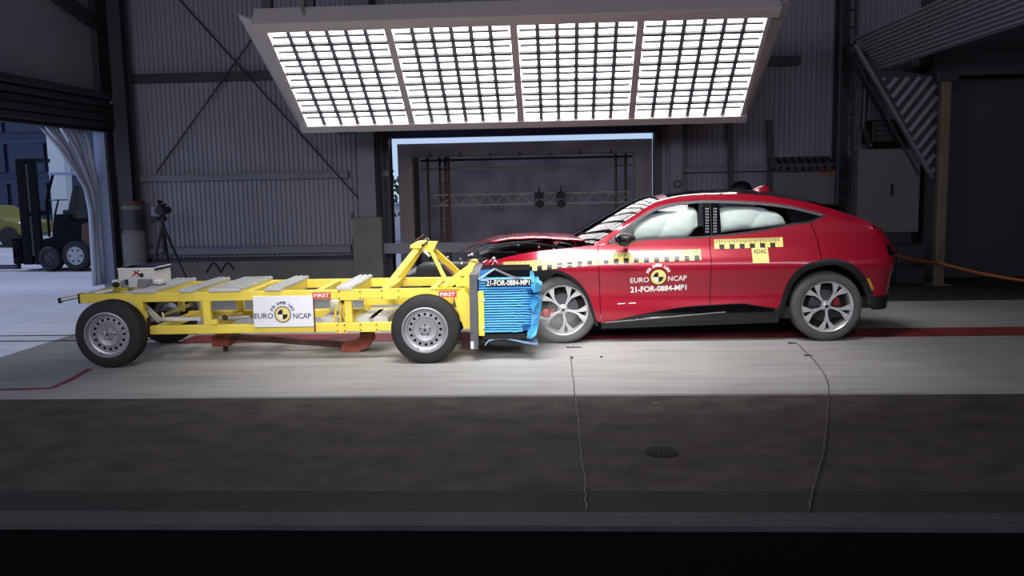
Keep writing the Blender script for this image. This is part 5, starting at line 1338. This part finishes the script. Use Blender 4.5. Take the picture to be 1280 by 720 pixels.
# ================================================================== THINGS ON AND AROUND THE TROLLEY
xa = TF.T(148, 350, .68)[0]; xb = TF.T(193, 350, .68)[0]; zt = TF.T(170, 334.8, .68)[1]; zb = zu1 + .041
bx = thing('equipment_box', 'off-white steel equipment box standing on the rear deck of the yellow trolley', 'box', TF.c + TF.dir * ((xa + xb) / 2) + TF.n * (.9 - H) + Vector((0, 0, zb)), TF.rz)
hw = (xb - xa) / 2; hh = zt - zb
MB(True).box(-hw, hw, -.22, .2, 0, hh).build('case', M['box_white'], bx, bevel=.006)
MB(True).box(-hw - .004, hw + .004, -.224, .204, hh - .016, hh).build('lid', M['sign_white'], bx, bevel=.003)
MB(True).box(hw + .001, hw + .008, -.2, .2, hh - .035, hh - .012).build('dark_seam', M['decal_black'], bx)
MB(True).box(-hw + .12, hw - .02, -.1, .15, hh + .001, hh + .012).build('cover_plate', M['navy'], bx)
MB(True).lathe([(.001, -.006), (.022, -.006), (.024, 0)], (hw - .13, -.222, hh * .55), 12).build('round_socket', M['black'], bx)
MB(True).box(-hw - .06, -hw, -.24, -.1, 0, .05).build('foot_bracket', M['sign_white'], bx, bevel=.008)
MB(True).box(hw, hw + .06, -.24, -.12, 0, .035).build('foot_bracket', M['sign_white'], bx, bevel=.006)
xa = TF.T(152, 360, .42)[0]; xb = TF.T(185, 360, .42)[0]; zt2 = TF.T(168, 350.5, .42)[1]
db = thing('data_logger', 'small grey metal junction box with red wires in front of the off-white box', 'box', TF.c + TF.dir * ((xa + xb) / 2) + TF.n * (.47 - H) + Vector((0, 0, zb)), TF.rz)
hw = (xb - xa) / 2; hh = zt2 - zb
MB(True).box(-hw, hw, -.07, .07, 0, hh).build('case', M['steel'], db, bevel=.005)
MB(True).box(-.04, .05, -.10, -.07, 0, hh + .04).build('clear_tube_block', M['alu'], db, bevel=.008)
MB(True).box(-hw + .05, -hw + .1, -.075, -.07, .03, .08).build('dark_socket', M['black'], db)
for k in range(4):
    s = (-1) ** k
    MB(True).tube([(-.01 + .012 * k, -.07, hh), (.02 - .03 * s, -.06, hh + .05), (.03 + .025 * s, -.05, hh + .10), (-.01 + .02 * k, -.03, hh + .05)], .005, 5).build('red_wire' if k < 3 else 'black_wire', M['wire_red' if k < 3 else 'black'], db)
MB(True).ball((-hw - .05, -.06, .03), .04, .03, .03, 10, 6).build('connector', M['black'], db)
MB(True).tube([(hw, -.03, .03), (hw + .1, -.05, .015), (hw + .18, -.04, .03)], .012, 6).build('grey_cable', M['steel'], db)
# tow sled lying under the trolley
sA = TF.P(270, 423, .75); sB = TF.P(466, 428, .75)
w_ = lambda v: TF.c + TF.dir * v.x + TF.n * v.y + Vector((0, 0, v.z))
P_ = lambda px, py, d=.75: TF.P(px, py, d)
sled = thing('tow_sled', 'rusty towing bar with worn orange ends lying under the yellow trolley', 'tow bar', (w_(P_(370, 434)).x, w_(P_(370, 434)).y, 0), TF.rz)
soff = Vector((P_(370, 434).x, P_(370, 434).y, 0))
def sb(mb):
    for v in mb.v: v -= soff
    return mb
sb(MB(True).bar(P_(288, 420.5), P_(432, 431), .06, .06, (0, 1, 0))).build('bar', M['rust'], sled, bevel=.004)
a, b = P_(270, 431), P_(291, 417)
sb(MB(True).box(a.x, b.x, a.y - .12, a.y + .12, a.z, b.z)).build('front_block', M['orange_rust'], sled, bevel=.008)
pts = [P_(q, r) for q, r in ((428, 437), (449, 438.5), (461, 433), (468, 424), (466, 416.5), (452, 418), (446, 425), (430, 428))]
sb(MB(True).prism([(p.x, p.z) for p in pts], pts[0].y - .1, pts[0].y + .1)).build('claw', M['orange_rust'], sled, bevel=.006)
sb(MB(True).bar(P_(450, 418), P_(468, 416.5), .05, .02, (0, 1, 0))).build('claw_cap', M['rust'], sled)
a = P_(294, 421, .66); sb(MB(True).lathe([(.001, -.02), (.04, -.02), (.045, .03), (.001, .03)], a, 12)).build('pivot', M['rust'], sled)
# feet down to the floor
for px in (280, 446):
    p = P_(px, 430); sb(MB(True).box(p.x - .02, p.x + .02, p.y + .02, p.y + .06, 0.003, p.z + .02)).build('skid', M['rust'], sled)

# ================================================================== SMALL THINGS ON THE FLOOR
def floor_cable(pts, r, label, m='cable'):
    ps = [fl(*p) + Vector((0, 0, r * .6)) for p in pts]
    out = []
    for i in range(len(ps) - 1):
        for k in range(4):
            t = k / 4; q = ps[i].lerp(ps[i + 1], t); q.x += .006 * math.sin(i * 3.1 + k * 1.9); out.append(q)
    out.append(ps[-1])
    return tag(MB().tube(out, r, 6).build('floor_cable', M[m], smooth=True), label, 'cable')
floor_cable([(715, 447), (714, 452), (714.5, 460), (716, 470), (717, 480), (718.5, 492), (719, 500), (721, 512), (723, 528), (724.5, 545), (725, 560), (728, 580), (731, 600), (732, 620), (732.5, 638)], .0042, 'thin dark cable on the floor running towards us from the front wheel')
floor_cable([(998, 431), (1006, 439), (1016, 449), (1024, 458), (1030, 468), (1035, 477), (1036, 490), (1035.5, 510), (1033, 530), (1032, 550), (1028, 570), (1023, 590), (1017, 606), (1015, 622), (1010, 640)], .0045, 'thin pale cable on the floor running towards us from the rear wheel')
p = fl(827, 564); q = fl(848, 564)
mh = thing('manhole_cover', 'round dark manhole cover set in the asphalt lane', 'manhole cover', (p.x, p.y, 0))
r = q.x - p.x
MB().lathe([(.001, .0), (r - .02, .0), (r - .012, -.004), (r - .0, -.001), (r, -.03)], (p.x, p.y, 0), 36, 'z').build('cover', M['shade_cover_dark'], mh, smooth=30)
for i in range(5):
    for j in range(5):
        if (i - 2) ** 2 + (j - 2) ** 2 <= 5: MB().box(p.x + (i - 2) * .034 - .009, p.x + (i - 2) * .034 + .009, p.y + (j - 2) * .034 - .009, p.y + (j - 2) * .034 + .009, -.001, .004).build('cover_stud', M['shade_cover_dark'], mh)
def debris(label, px0, px1, py, h, m, name='debris_piece'):
    a, b = fl(px0, py), fl(px1, py)
    tag(MB().hexa([(a.x, a.y - .015, 0), (b.x, a.y - .01, 0), (b.x, a.y + .012, 0), (a.x, a.y + .015, 0), (a.x + .01, a.y - .01, h), (b.x - .01, a.y - .005, h * .6), (b.x - .01, a.y + .008, h * .6), (a.x + .01, a.y + .01, h)]).build(name, M[m], bevel=.002), label, 'debris')
debris('thin dark splinter on the concrete just below the front wheel', 707.5, 728, 434.6, .012, 'black')
debris('small white shard on the concrete beside the thin dark splinter', 712, 714.5, 433, .02, 'white_part')
debris('tiny dark fragment alone on the concrete right of the front wheel cable', 750, 754, 446.5, .015, 'black')
debris('small black connector at the end of the front wheel cable', 712.6, 717.2, 447.6, .02, 'black', 'cable_connector')
debris('small black clip on the concrete left of the rear wheel', 985, 997, 429.3, .012, 'black', 'cable_clip')
debris('small black tape across the rear wheel cable', 1005, 1016, 444.8, .012, 'black', 'cable_tape')
debris('small pale clip holding the front wheel cable on the asphalt', 719, 727, 526, .012, 'cable', 'cable_clip')
debris('tiny white scrap on the asphalt lane left of the manhole cover', 816, 823, 504, .006, 'plinth', 'paper_scrap')
# lorry mats of dust kicked up at the struck wheel: a thin haze close to the floor
dm = bpy.data.materials.new('dust_haze'); dm.use_nodes = True
n = dm.node_tree.nodes; l = dm.node_tree.links; n.remove(n['Principled BSDF'])
vs_ = n.new('ShaderNodeVolumeScatter'); vs_.inputs['Color'].default_value = (.8, .78, .76, 1)
tc = n.new('ShaderNodeTexCoord'); gr = n.new('ShaderNodeTexGradient'); gr.gradient_type = 'SPHERICAL'; nz = n.new('ShaderNodeTexNoise'); nz.inputs['Scale'].default_value = 3.5
mm = n.new('ShaderNodeMath'); mm.operation = 'MULTIPLY'; m2 = n.new('ShaderNodeMath'); m2.operation = 'MULTIPLY'; m2.inputs[1].default_value = 6.0
mp = n.new('ShaderNodeMapping'); l.new(tc.outputs['Object'], mp.inputs[0]); mp.inputs['Scale'].default_value = (2.2, 3.2, 4.0)
l.new(mp.outputs[0], gr.inputs[0]); l.new(tc.outputs['Object'], nz.inputs[0]); l.new(gr.outputs['Fac'], mm.inputs[0]); l.new(nz.outputs['Fac'], mm.inputs[1]); l.new(mm.outputs[0], m2.inputs[0])
l.new(m2.outputs[0], vs_.inputs['Density']); l.new(vs_.outputs[0], n['Material Output'].inputs['Volume'])
c = fl(680, 433)
hz = MB().ball((c.x, c.y - .05, .24), .46, .32, .24, 20, 12).build('dust_cloud', dm, smooth='all')
hz.data.transform(Matrix.Translation((0, 0, -.24))); hz.location.z += .24
tag(hz, 'thin grey dust cloud around the struck front wheel', 'dust', kind='stuff')
